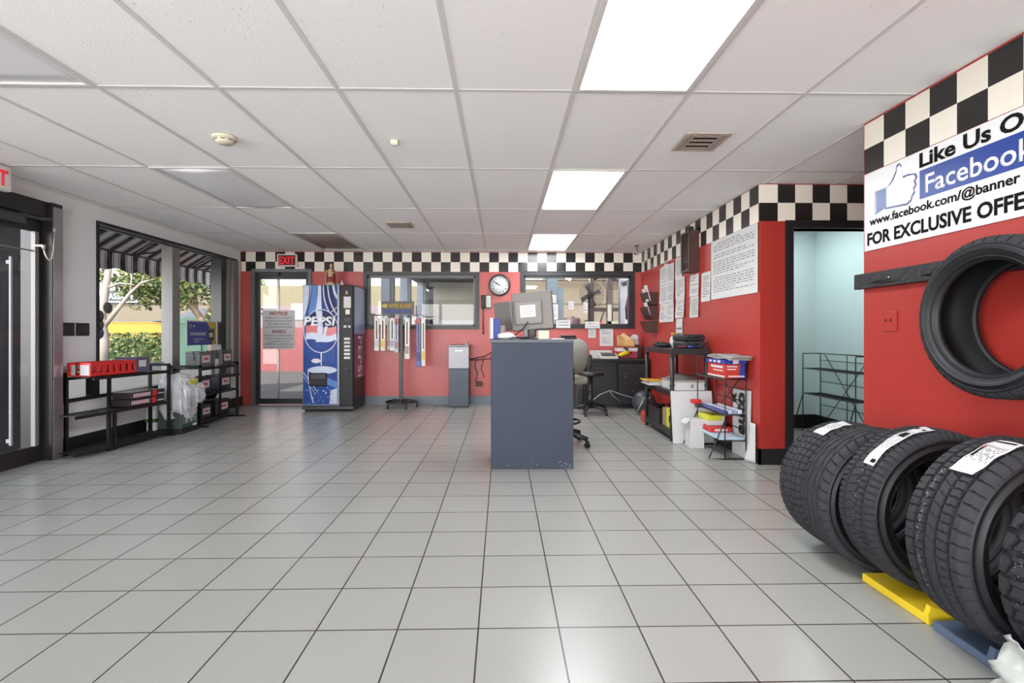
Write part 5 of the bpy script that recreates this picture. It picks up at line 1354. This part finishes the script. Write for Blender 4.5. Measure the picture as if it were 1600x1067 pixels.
# dark pier just outside the left door
S(MB().box(-4.78, -4.17, 4.66, 4.82, GZ, 2.5).box(-4.3, -4.17, 4.4, 4.66, GZ, 2.6).build('column', mat('dark_pier', '#121214', .7, spec=.05)))

# ---- beyond the rear door and the rear left window
t = T('pink_building', 'low pink and cream building across the rear yard', 'building', (-4.9, 15, GZ))
MB().box(-2.75, 2.3, 0, 4, 0, 1.32).build('wall', mat('salmon_paint', '#7e403f', .8), t)
MB().box(-2.75, 2.3, 0, 4, 1.32, 1.98).build('upper_wall', mat('pale_pink', '#7b6a68', .8), t)
MB().box(-2.75, 2.3, .4, 4, 1.98, 2.62).build('parapet', mat('cream_paint', '#73694f', .8), t)
MB().box(-1.45, -.6, -.03, 0, 1.55, 2.05).build('window', mat('grey_shutter', '#8b8783', .7), t)
for z in (1.86, 1.72): MB().box(-2.6, -1.9, -.01, 0, z, z + .03).build('signboard', M_ink, t)
# covered yard behind the rear left window
M_post = mat('grey_post', '#747a83', .6); M_postd = mat('dark_post', '#55585e', .6)
for i, (yy, lab) in enumerate(((10.2, 'nearest grey post of the covered yard behind the drinks machine'), (12.1, 'second grey post of the covered yard'), (14.5, 'third grey post of the covered yard'), (16.8, 'farthest grey post of the covered yard'))):
    t = T('yard_post', lab, 'post', (-2.36, yy, GZ), 0, 'posts of the covered yard')
    MB().box(-.13, .05, 0, .2, 0, 2.75).build('shaft', M_post, t); MB().box(.05, .12, .02, .18, 0, 2.75).build('side_plate', M_postd, t)
    MB().box(-.2, .2, -.06, .28, 0, .08).build('base_plate', M_postd, t)
t = T('yard_roof', 'corrugated yard roof with white beams seen through the rear left window', 'roof', (-1.0, 8.2, 2.72))
mb = MB(); mb.grid(lambda u, v: (-1.5 + 1.9*u, 9.5*v, .10 + .03*math.sin(v*150)), 2, 300, smooth=False); mb.build('sheet', mat('roof_sheet', '#9a9692', .6), t, solid=.004)
for yy in (.9, 3.2, 5.6, 8.0): MB().box(-1.5, .4, yy, yy + .12, -.08, .06).build('beam', M_white, t)
MB().box(-1.52, -1.4, 0, 9.5, -.12, .06).build('gutter', M_post, t)
t = T('hanging_sign', 'small dark sign hanging under the yard roof', 'sign', (-1.62, 9.1, 2.20))
MB().rbox(-.12, .12, -.02, .02, 0, .085, .006).build('panel', M_darkgray, t); MB().box(-.09, .09, -.022, -.02, .035, .05).build('stripe', M_alu, t)
MB().cyl((-.08, 0, .085), (-.08, 0, .6), .004).cyl((.08, 0, .085), (.08, 0, .6), .004).build('hanger', M_darkgray, t)
t = T('yard_shed', 'cream wall with a roller shutter at the back of the covered yard', 'building', (-.55, 15.5, GZ))
MB().box(-1.6, .55, 0, 2, 0, 2.62).build('wall', mat('cream_wall', '#8d877b', .8), t)
MB().box(-1.4, .35, -.05, 0, 0, 1.55).build('shutter', mat('shutter_white', '#a5a6a7', .6), t)
MB().box(-.35, .25, -.08, -.05, .1, 1.5).build('panel', mat('weathered_panel', '#8a8880', .8, 0, .3, 6), t)
t = T('yard_bush', 'small olive bush against the cream shed wall', 'bush', (-1.45, 14.2, GZ))
mb = MB(); leaf_cloud(mb, lambda r: (r.gauss(0, .22), r.gauss(0, .15), .25 + r.random()*.75), 500, .06, 8); mb.build('foliage', [M_leaf2, M_leaf3, M_leaf3, M_leaf1], t)
MB().cyl((0, 0, 0), (0, 0, .5), .03).build('stem', M_bark2, t)
t = T('utility_box', 'dark olive utility box beyond the rear left window', 'box', (-3.15, 11.2, GZ))
MB().rbox(-.22, .22, -.2, .2, 0, 1.55, .02).build('cabinet', mat('olive_box', '#5a5a50', .6), t); MB().box(-.24, .24, -.22, .22, 1.55, 1.59).build('cap', M_darkgray, t)
# ------------------------------------------------------------------ left window: display racks
M_rack = mat('rack_black', '#1c1c1e', .4, .2, .1)
lr = T('display_rack', 'long low black steel rack under the left window holding the red crate', 'rack', (-3.762, 4.90, 0), -.13)
x0, x1, y0, y1 = -.11, .11, -.40, .50
def bar(mb, a, b, t=.0125):
    a = Vector(a); b = Vector(b); mb.box(min(a.x, b.x) - t, max(a.x, b.x) + t, min(a.y, b.y) - t, max(a.y, b.y) + t, min(a.z, b.z) - t, max(a.z, b.z) + t); return mb
f_ = MB()
for y in (y1,):
    bar(f_, (x1, y, .012), (x1, y, .765)); bar(f_, (x0, y, .012), (x0, y, .765)); bar(f_, (x0, y, .765), (x1, y, .765)); bar(f_, (x0 - .0, y, .012), (x1 + .06, y, .012), .010)
bar(f_, (x0, y0, .012), (x0, y0, .69)); bar(f_, (x1, -.20, .012), (x1, -.20, .36)); bar(f_, (x1, -.14, .012), (x1, -.14, .36)); bar(f_, (x0, -.17, .012), (x1, -.17, .012), .010)
for x in (x0,): bar(f_, (x, .02, .05), (x, .02, .69))
for z in (.035, .36): bar(f_, (x1, y0 - .12, z), (x1, y1, z)); bar(f_, (x0, y0, z), (x0, y1, z))
bar(f_, (x0, y0, .69), (x0, y1, .69)); bar(f_, (x1, y0 + .06, .69), (x1, y1, .69))
f_.build('frame', M_rack, lr)
for z in (.035, .36, .69):
    s_ = MB()
    for k in range(17): y = y0 + (y1 - y0)*(k + .5)/17; s_.box(x0, x1, y - .018, y + .018, z + .008, z + .016)
    if z < .5: s_.box(x0 + .06, x1, y0 - .115, y0 - .07, z + .008, z + .016).box(x0 + .03, x1, y0 - .055, y0 - .015, z + .008, z + .016)
    s_.build('shelf', M_rack, lr)
# red crate
cr_ = T('bottle_crate', 'red plastic crate with oval cut-outs on the upper tier of the long rack', 'crate', (-3.768, 4.735, .712), -.13)
M_crate = mat('crate_red', '#d2302b', .35, 0, .1)
hx, hy, hz = .118, .235, .125
b_ = MB(); b_.box(-hx, hx, -hy, hy, 0, .008)
def slotted(mb, axis, fixed, t0, t1, n, z0, z1, th=.008):
    """wall with n upright openings"""
    def bx(a, b, c, d):
        if axis == 'x': mb.box(fixed, fixed + th, a, b, c, d)
        else: mb.box(a, b, fixed, fixed + th, c, d)
    w_ = (t1 - t0)/n
    bx(t0, t1, z0, z0 + .028); bx(t0, t1, z1 - .028, z1)
    for k in range(n + 1):
        c = t0 + k*w_; bx(max(t0, c - w_*.27), min(t1, c + w_*.27), z0 + .028, z1 - .028)
slotted(b_, 'x', hx - .008, -hy, hy, 7, 0, hz); slotted(b_, 'x', -hx, -hy, hy, 7, 0, hz); slotted(b_, 'y', hy - .008, -hx + .008, hx - .008, 4, 0, hz)
for (a, b) in ((-hx + .008, -hx + .075), (hx - .11, hx - .008)): slotted(b_, 'y', -hy, a, b, 2, 0, hz)
b_.build('tub', M_crate, cr_)
for (a, b) in ((-hx + .045, -hx + .085), (hx - .10, hx - .012)): MB().box(a, b, -hy - .003, -hy - .0005, .012, .105).build('plate', mat('crate_plate', '#b9babd', .4, .3), cr_)
t = T('red_block', 'small red part lying inside the open end of the red crate', 'part', (-3.79, 4.62, .721), -.13)
MB().rbox(-.04, .04, -.03, .05, 0, .038, .004).build('body', M_red, t)
for k in range(4): MB().box(-.034 + k*.018, -.022 + k*.018, -.032, -.029, .008, .03).build('rib', M_redink, t)
t = T('purple_carton', 'purple grey carton with a white label at the right end of the red crate', 'carton', (-3.735, 5.075, .712), -.13)
MB().rbox(-.12, .105, -.09, .085, 0, .15, .004).build('box', mat('carton_purple', '#5b5570', .45, 0, .12, 10), t); MB().box(.105, .107, -.05, .035, .055, .12).build('label', M_paper, t)
MB().box(-.1, .02, -.0925, -.0905, .10, .13).build('print', mat('carton_lilac', '#a9a6c8', .5), t)
for i, (z, lab, yy) in enumerate(((.378, 'lower of two red and black printed packets on the long rack', 0), (.448, 'upper of two red and black printed packets on the long rack', .012))):
    t = T('brake_packet', lab, 'packet', (-3.73, 5.14 + yy, z), -.13 + .04*i, 'red and black packets on the long rack')
    MB().rbox(-.11, .10, -.21, .21, 0, .066, .004).build('box', mat('packet_black', '#2f2629', .45), t)
    MB().box(.10, .102, -.19, .02, .015, .052).build('print', mat('packet_pink', '#c9a9b4', .5), t); MB().box(.10, .102, .05, .10, .004, .062).build('red_stripe', M_red, t)
    MB().box(.10, .102, .12, .2, .02, .03).build('caption', M_white, t)
# second rack with the batteries
br_ = T('battery_rack', 'short black three tier rack of car batteries below the left window', 'rack', (-3.69, 6.24, 0))
f_ = MB(); x0, x1, y0, y1 = -.155, .165, -.41, .40
for y in (y0, y1):
    bar(f_, (x1, y, .012), (x1, y, .715)); bar(f_, (x0, y, .012), (x0, y, .715)); bar(f_, (x0, y, .715), (x1, y, .715)); bar(f_, (x0, y, .01), (x1 + .09, y, .01), .009)
for z in (.055, .365, .675): bar(f_, (x1, y0, z), (x1, y1, z), .010); bar(f_, (x0, y0, z), (x0, y1, z), .010)
bar(f_, (x1, 0, .05), (x1, 0, .67), .010)
f_.build('frame', M_rack, br_)
for z in (.055, .365, .675): MB().box(x0, x1, y0, y1, z + .008, z + .014).build('shelf', M_rack, br_)
def battery(label, y, z, w_, l_, h_, col, strap=True, x=-3.69, redcap=False):
    t = T('car_battery', label, 'battery', (x, y, z), 0, 'car batteries on the rack')
    M_ = mat('battery_' + col, col, .42, 0, .1)
    m_ = MB(); m_.rbox(-w_/2, w_/2, -l_/2, l_/2, 0, h_*.84, .006)
    for k in range(6): m_.box(-w_/2 + .012 + k*(w_ - .024)/6, -w_/2 + .02 + k*(w_ - .024)/6, -l_/2 - .002, -l_/2, .02, h_*.7)
    m_.build('case', M_, t)
    MB().rbox(-w_/2 - .003, w_/2 + .003, -l_/2 - .003, l_/2 + .003, h_*.84, h_*.95, .006).build('lid', M_, t)
    for sy in (-1, 1): MB().lathe([(.011, h_*.95), (.009, h_)], (w_*.28, sy*l_*.36, 0), 12).build('terminal', M_red if (redcap and sy > 0) else M_darkgray, t)
    st_ = MB().box(w_/2 + .001, w_/2 + .003, -l_*.30, l_*.34, h_*.28, h_*.72).build('price_label', mat('label_cream', '#d9c6c2', .5), t)
    text('12', mat('label_red', '#b44a4a', .5), st_, 'numeral', .05, .035, (w_/2 + .0032, -.025, h_*.40), (PI/2, 0, PI/2), .01) if False else None
    MB().box(w_/2 + .003, w_/2 + .0042, -l_*.16, l_*.18, h_*.44, h_*.58).build('price_print', mat('label_red', '#b44a4a', .5), st_)
    if strap: MB().tube([(.01, -l_/2 + .02, h_*.95), (.015, -l_/2 - .012, h_*.9), (.03, -l_/2 - .012, h_*.6), (.018, -l_/2 - .010, h_*.5), (.03, -l_/2 - .010, h_*.45)], .006).build('strap', M_black, t)
battery('grey car battery at the left end of the top tier', 6.075, .69, .17, .25, .20, '#6c6d72')
battery('grey and black car battery at the right end of the top tier', 6.54, .69, .17, .23, .20, '#4b4c53')
battery('dark car battery with a carry strap at the left of the middle tier', 6.06, .38, .17, .25, .21, '#34353d')
battery('ribbed dark car battery without strap at the right of the middle tier', 6.50, .38, .17, .26, .20, '#2e2e3a', False)
battery('low car battery with a red cap at the left of the bottom tier', 6.08, .07, .17, .22, .17, '#3a3b46', False, redcap=True)
battery('black car battery with a white price tag at the right of the bottom tier', 6.45, .07, .17, .30, .19, '#1f1f24', False, redcap=True)
t = T('battery_tray', 'tilted black plastic piece lying on the bottom tier battery', 'part', (-3.70, 6.36, .262), .2)
MB().rbox(-.06, .06, -.05, .05, .02, .036, .004, 2, rotM(.5, 0, 0, (0, 0, .02))).build('plate', M_blackplastic, t); MB().rbox(-.05, .05, -.055, -.03, .0, .03, .004).build('foot', M_darkgray, t)
t = T('price_card', 'small white and pink card standing between the two top batteries', 'card', (-3.60, 6.30, .69))
MB().box(-.004, .004, -.03, .03, 0, .09).build('card', M_paper, t); MB().box(.004, .005, -.02, .02, .005, .02).build('print', M_redink, t)
# bulky carton in a clear bag between the racks
bgx = T('bagged_carton', 'dark green numbered carton wrapped in a crumpled clear bag between the racks', 'bag', (-3.62, 5.60, 0))
MB().rbox(-.13, .12, -.15, .14, .05, .40, .01).build('carton', mat('carton_dark', '#35423f', .5, 0, .2, 6), bgx)
MB().rbox(-.14, .13, -.165, .15, .0, .05, .006).build('pallet', M_blackplastic, bgx)
MB().box(.12, .123, -.13, .13, .10, .20).build('green_band', mat('carton_band', '#5d746f', .5), bgx)
for k, c_ in enumerate(('5', '0', '1')):
    o_ = text(c_, M_white, bgx, 'numeral', None, .05, (.1235, -.075 + k*.08, .115), (PI/2, 0, PI/2), .03)
MB().box(.121, .1245, -.12, .13, .215, .232).build('white_line', M_white, bgx); MB().box(.121, .1245, .05, .12, .06, .085).build('tag', M_paper, bgx)
M_film = mat('clear_film', '#e9edf2', .12, 0, .05, 20)
nb = M_film.node_tree.nodes['Principled BSDF']; nb.inputs['Alpha'].default_value = .62
def film(c, r, seed, nseg=26, k=.10):
    m_ = MB(); t_ = bmesh.new(); bmesh.ops.create_uvsphere(t_, u_segments=nseg, v_segments=18, radius=1)
    for v_ in t_.verts:
        x, y, z = v_.co; sg = lambda q: math.copysign(abs(q)**.55, q)
        f = 1 + k*math.sin(7*x + seed + 4*z)*math.sin(6*y - 3*z + seed*2) + .05*math.sin(15*z + 9*y)
        v_.co = Vector((c[0] + sg(x)*r[0]*f, c[1] + sg(y)*r[1]*f, c[2] + sg(z)*r[2]*(1 + .05*math.sin(9*x + 7*y + seed))))
    for f_ in t_.faces: f_.smooth = False
    m_.join(t_); return m_
film((0, -.005, .38), (.150, .165, .27), 1.3).build('clear_bag', M_film, bgx)
film((.08, .14, .42), (.09, .09, .12), 2.6, 18, .16).build('bag_end', M_film, bgx)
MB().grid(lambda u, v: (.166 + .004*math.sin(6*u), -.09 + .17*u, .53 + .06*v + .006*math.sin(8*u)), 8, 4).build('yellow_print', mat('film_yellow', '#cfcf5a', .3, 0, .4, 30), bgx, solid=.001)
t = T('green_bag', 'white and green bag standing on the floor behind the bagged carton', 'bag', (-3.82, 5.52, 0))
MB().rbox(-.06, .04, -.08, .07, .0, .34, .03, 3).build('bag', mat('bag_white', '#d7dde2', .3, 0, .12, 8), t); MB().rbox(-.062, .043, -.083, .073, .13, .17, .006).build('green_band', mat('bag_green', '#4d6d3a', .5), t)

# wall plate, decals, poster on the glass
t = T('switch_plate', 'black double switch plate on the grey wall left of the window', 'switch', (XL, 4.72, 1.10))
for k in range(2):
    MB().rbox(0, .008, -.18 + k*.165, -.03 + k*.165, -.022, .10, .003).build('plate', M_black, t)
    for j in range(3): MB().rbox(.008, .013, -.155 + k*.165 + j*.04, -.135 + k*.165 + j*.04, .02, .065, .002).build('rocker', M_darkgray, t)
for i, (y, z, c, lab) in enumerate(((5.155, 1.365, '#6d666b', 'topmost round decal, right of the others on the window edge'), (5.045, 1.275, '#666668', 'second round decal down the left window edge'), (5.045, 1.19, '#687062', 'third round decal down the left window edge'), (5.045, 1.105, '#6a72a4', 'lowest round decal, bluish, at the left window edge'))):
    t = T('window_decal', lab, 'decal', (-4.055, y, z), 0, 'round decals on the left window')
    MB().lathe([(.062, 0), (.062, .001), (0, .001)], n=28, axis='X').build('rim', M_paper, t)
    MB().lathe([(.054, .001), (.054, .002), (0, .002)], n=28, axis='X').build('disc', mat('decal_%d' % i, c, .5, 0, .3, 60), t)
wp = T('window_poster', 'blue advertising poster with a battery picture on the right window pane', 'poster', (-4.052, 6.43, .945))
M_pblue = mat('poster_blue', '#3f4a9a', .4, 0, .08, 4)
MB().box(0, .003, 0, .63, 0, .31).build('sheet', M_pblue, wp); MB().box(0, .0035, -.02, 0, -.005, .325).box(0, .0035, 0, .63, .31, .325).build('border', M_white, wp)
MB().prism([(.42, .31), (.63, .31), (.63, .0), (.54, .0), (.56, .08), (.52, .2)], 'X', .003, .0045).build('yellow_swoosh', mat('poster_yellow', '#d5b739', .5), wp)
text('POWER YOU CAN TRUST', M_white, wp, 'lettering', .34, .04, (.0036, .05, .13), (PI/2, 0, PI/2), .03)
for k, w_ in enumerate((.20, .10)): MB().box(.003, .0045, .14, .14 + w_, .075 - k*.03, .085 - k*.03).build('small_print', M_white, wp)
MB().lathe([(.022, .003), (.028, .003), (.028, .0045), (.022, .0045), (.022, .003)], (0, .06, .25), 20, 'X').build('ring_logo', M_white, wp); MB().prism([(.12, .265), (.16, .265), (.145, .25), (.14, .235), (.13, .24)], 'X', .003, .0045).build('mark', M_white, wp)
bt_ = MB().box(.004, .007, .44, .58, .06, .20).build('battery_picture', mat('poster_dark', '#352c39', .4), wp); MB().box(.007, .008, .465, .555, .105, .165).build('picture_label', M_paper, bt_); MB().box(.004, .0075, .43, .59, .20, .225).build('picture_lid', mat('poster_brown', '#7c6a72', .4), bt_)

# ------------------------------------------------------------------ workshop seen through the rear right window
M_wbeige = mat('workshop_beige', '#a4957f', .8, 0, .06, 2)
t = T('workshop', 'beige walled workshop seen through the rear right window', 'building', (3.2, 14.4, GZ))
MB().box(-3.3, 3.5, 0, .2, 0, 4.2).build('wall', M_wbeige, t); MB().box(-3.3, 3.5, -.04, 0, 1.98, 2.02).build('ledge', mat('workshop_line', '#7d7468', .8), t)
MB().box(3.4, 3.6, -6.3, 0, 0, 4.2).build('side_wall', M_wbeige, t); MB().box(-3.3, 3.6, -6.3, .2, 3.9, 4.0).build('roof', M_white, t); MB().box(-3.3, 3.4, -.9, -.7, 2.6, 2.72).build('beam', mat('workshop_line', '#7d7468'), t)
for (x, y, z, lab) in ((1.42, 11.2, 2.42, 'nearer tube lamp of the workshop, slanting'), (1.62, 12.6, 2.62, 'farther tube lamp of the workshop')):
    t = T('tube_lamp', lab, 'lamp', (x, y, z), -.35, 'tube lamps of the workshop')
    MB().box(-.07, .07, -.6, .6, 0, .05).build('housing', M_white, t); MB().cyl((0, -.58, -.02), (0, .58, -.02), .03, 12).build('tube', mat('tube_glow', '#fffdf4', .4, emit=30), t)
    MB().cyl((0, -.3, .05), (0, -.3, 1.1), .006).cyl((0, .3, .05), (0, .3, 1.1), .006).build('hanger', M_alu, t)
t = T('steel_column', 'blue grey steel column just inside the workshop', 'column', (.96, 9.2, GZ))
MB().box(-.12, .08, 0, .18, 0, 3.9).build('shaft', mat('column_steel', '#5d6c74', .5), t); MB().box(.085, .20, .02, .16, 0, 2.0).build('panel', mat('column_steel', '#5d6c74'), t); MB().rbox(-.03, .05, -.03, 0, 1.7, 1.85, .006).build('switch_box', M_alu, t)
fan = T('pedestal_fan', 'brown wire cage pedestal fan in the workshop', 'fan', (1.82, 10.05, GZ), .35)
M_fan = mat('fan_brown', '#2e261f', .5)
cg = MB()
for q in range(7): 
    r = .05 + .05*q/1.3
    cg.tube([(r*math.cos(a*PI/14), -.06 + .03*(r/.28)**2, 1.92 + r*math.sin(a*PI/14)) for a in range(28)], .004, 5, closed=True)
for a in range(20): cg.cyl((0, -.06, 1.92), (.28*math.cos(a*PI/10), -.03, 1.92 + .28*math.sin(a*PI/10)), .003, 5)
cg.build('cage', M_fan, fan)
for k in range(4):
    a = k*PI/2 + .4; MB().grid(lambda u, v: ((.05 + .19*u)*math.cos(a + .5*(v - .5)), -.015 + .03*v, 1.92 + (.05 + .19*u)*math.sin(a + .5*(v - .5))), 5, 3).build('blade', M_darkgray, fan, solid=.003)
MB().cyl((0, -.03, 1.92), (0, .14, 1.92), .07).build('motor', M_fan, fan); MB().cyl((0, .08, .03), (0, .08, 1.9), .022).build('pole', M_fan, fan); MB().lathe([(.24,0),(.24,.03),(.04,.05)], (0,.08,0), 20).build('base', M_fan, fan)
t = T('vehicle_lift', 'dark brown two post lift with arms in the workshop', 'lift', (2.35, 10.6, GZ))
M_lift = mat('lift_brown', '#3a2620', .5)
MB().box(-.07, .05, 0, .14, 0, 2.9).build('post', M_lift, t); MB().box(.38, .46, .05, .15, 1.2, 2.0).build('arm_post', M_lift, t); MB().box(-.4, .7, .04, .12, 1.62, 1.70).build('arm', M_lift, t)
MB().tube([(-.38,.08,2.3),(-.1,.05,2.45),(.3,.05,2.2),(.6,.05,2.5)], .03).build('hose', M_black, t); MB().box(-.45, -.36, .02, .12, 0, 2.35).build('second_post', M_lift, t)
t = T('tire_machine', 'grey tire mounting machine on the right of the workshop', 'machine', (2.36, 9.25, GZ))
MB().rbox(-.3, .3, -.2, .3, 0, 1.2, .03).build('cabinet', mat('machine_grey', '#8b8d94', .45), t); MB().lathe([(.3,1.2),(.3,1.26),(.05,1.3)], (0,0,0), 24).build('turntable', M_darkgray, t)
MB().box(-.08, .08, .2, .34, 1.2, 2.2).build('tower', mat('machine_grey', '#8b8d94'), t); MB().tube([(0,.2,2.1),(0,-.2,2.1),(0,-.22,1.6)], .05).build('arm', M_darkgray, t)
for k in range(3): MB().tube([(-.28 + .1*k, -.22, 1.3), (-.22 + .1*k, -.3, 1.05), (-.1 + .1*k, -.28, .8)], .035).build('hose', mat('hose_grey', '#777b86', .4), t)
t = T('shop_press', 'pale metal press frame in the workshop', 'press', (2.45, 10.35, GZ))
MB().box(-.22, -.14, 0, .1, 0, 1.75).box(.1, .18, 0, .1, 0, 1.75).build('upright', mat('press_beige', '#a29a8e', .5, .3), t); MB().box(-.22, .18, 0, .1, 1.3, 1.4).build('crossbar', mat('press_beige', '#a29a8e'), t); MB().rbox(-.16, .12, -.05, .12, .9, 1.25, .02).build('tray', M_alu, t)
t = T('red_jack', 'red jack standing in the workshop behind the window papers', 'jack', (1.83, 9.1, GZ))
MB().cyl((0,0,0),(0,0,1.35),.05,14,.035).build('cylinder', M_red, t); MB().rbox(-.11, .11, -.09, .09, 0, .95, .02).build('body', mat('jack_red', '#b43a2d', .4), t); MB().cyl((-.02,0,1.3),(.06,0,1.55),.016).build('handle', M_black, t)
t = T('oil_drum', 'dark maroon drum in the workshop left of the red jack', 'drum', (1.28, 9.6, GZ))
MB().lathe([(.23,0),(.25,.02),(.25,.5),(.26,.52),(.25,.54),(.25,1.0),(.26,1.02),(.25,1.04),(.25,1.42),(.23,1.44),(0,1.43)], n=26).build('shell', mat('drum_maroon', '#4a3236', .5, 0, .2), t); MB().cyl((.1,-.1,1.43),(.1,-.1,1.47),.03).build('cap', M_darkgray, t)
t = T('grease_gun_cart', 'cluttered cart with a red bucket beside the maroon drum', 'cart', (1.62, 8.85, GZ))
MB().box(-.18, .18, -.15, .15, .75, .78).build('top', M_darkgray, t); MB().lathe([(.08,.78),(.10,1.10),(.095,1.10),(.075,.8)], (.05,0,0), 18).build('bucket', M_red, t); MB().cyl((-.1,0,.78),(-.1,0,1.38),.03).build('can', mat('olive_can', '#565a3a', .4), t)
for sx in (-.16, .16):
    for sy in (-.13, .13): MB().cyl((sx, sy, 0), (sx, sy, .75), .014).build('leg', M_blackmetal, t)
t = T('hanging_jacket', 'maroon jacket hanging at the right edge of the rear right window', 'jacket', (2.36, 8.75, 1.35))
MB().blob((0, 0, .2), .11, .09, .30, 16, .06, 7).build('body', mat('jacket_maroon', '#6d2335', .8), t); MB().tube([(-.09,0,.4),(-.13,-.02,.2),(-.12,-.03,0)], .04).tube([(.09,0,.4),(.13,-.02,.2),(.12,-.03,0)], .04).build('sleeve', mat('jacket_maroon', '#6d2335'), t)
MB().cyl((0, 0, .5), (0, 0, 1.2), .006).build('hook', M_blackmetal, t)
t = T('hanging_fan', 'second brown wire cage fan hung high on the right of the workshop', 'fan', (2.32, 10.2, 2.0), -.3)
cg = MB()
for q in range(5): r = .06 + .045*q; cg.tube([(r*math.cos(a*PI/12), -.05, .25 + r*math.sin(a*PI/12)) for a in range(24)], .004, 5, closed=True)
for a in range(16): cg.cyl((0, -.07, .25), (.24*math.cos(a*PI/8), -.04, .25 + .24*math.sin(a*PI/8)), .003, 5)
cg.build('cage', M_fan, t); MB().cyl((0, -.03, .25), (0, .12, .25), .06).build('motor', M_fan, t); MB().tube([(0,.1,.25),(0,.14,.8),(0,.14,1.8)], .02).build('bracket', M_fan, t)

t = T('rim_stack', 'stack of silver wheel rims low in the rear right window', 'rims', (1.97, 8.7, GZ))
for k in range(6): MB().lathe([(.12, .20*k), (.17, .20*k + .01), (.155, .20*k + .09), (.17, .20*k + .18), (.12, .20*k + .19)], n=24).build('rim', mat('rim_silver', '#8f9094', .35, .6), t)
t = T('white_bucket', 'white bucket with rags beside the silver wheel rims', 'bucket', (2.27, 8.6, GZ + 1.1))
MB().lathe([(.08, 0), (.10, .17), (.095, .17), (.076, .01)], n=20).build('body', M_white, t); MB().blob((0, 0, .17), .075, .07, .04, 14, .2, 8).build('rag', mat('rag_red', '#a04038', .8), t)
tag(MB().rbox(2.17, 2.40, 8.5, 8.72, GZ, GZ + 1.095, .01).build('parts_cabinet', mat('cabinet_steel', '#6f7276', .45, .3)), 'grey parts cabinet under the white bucket in the workshop', 'cabinet')
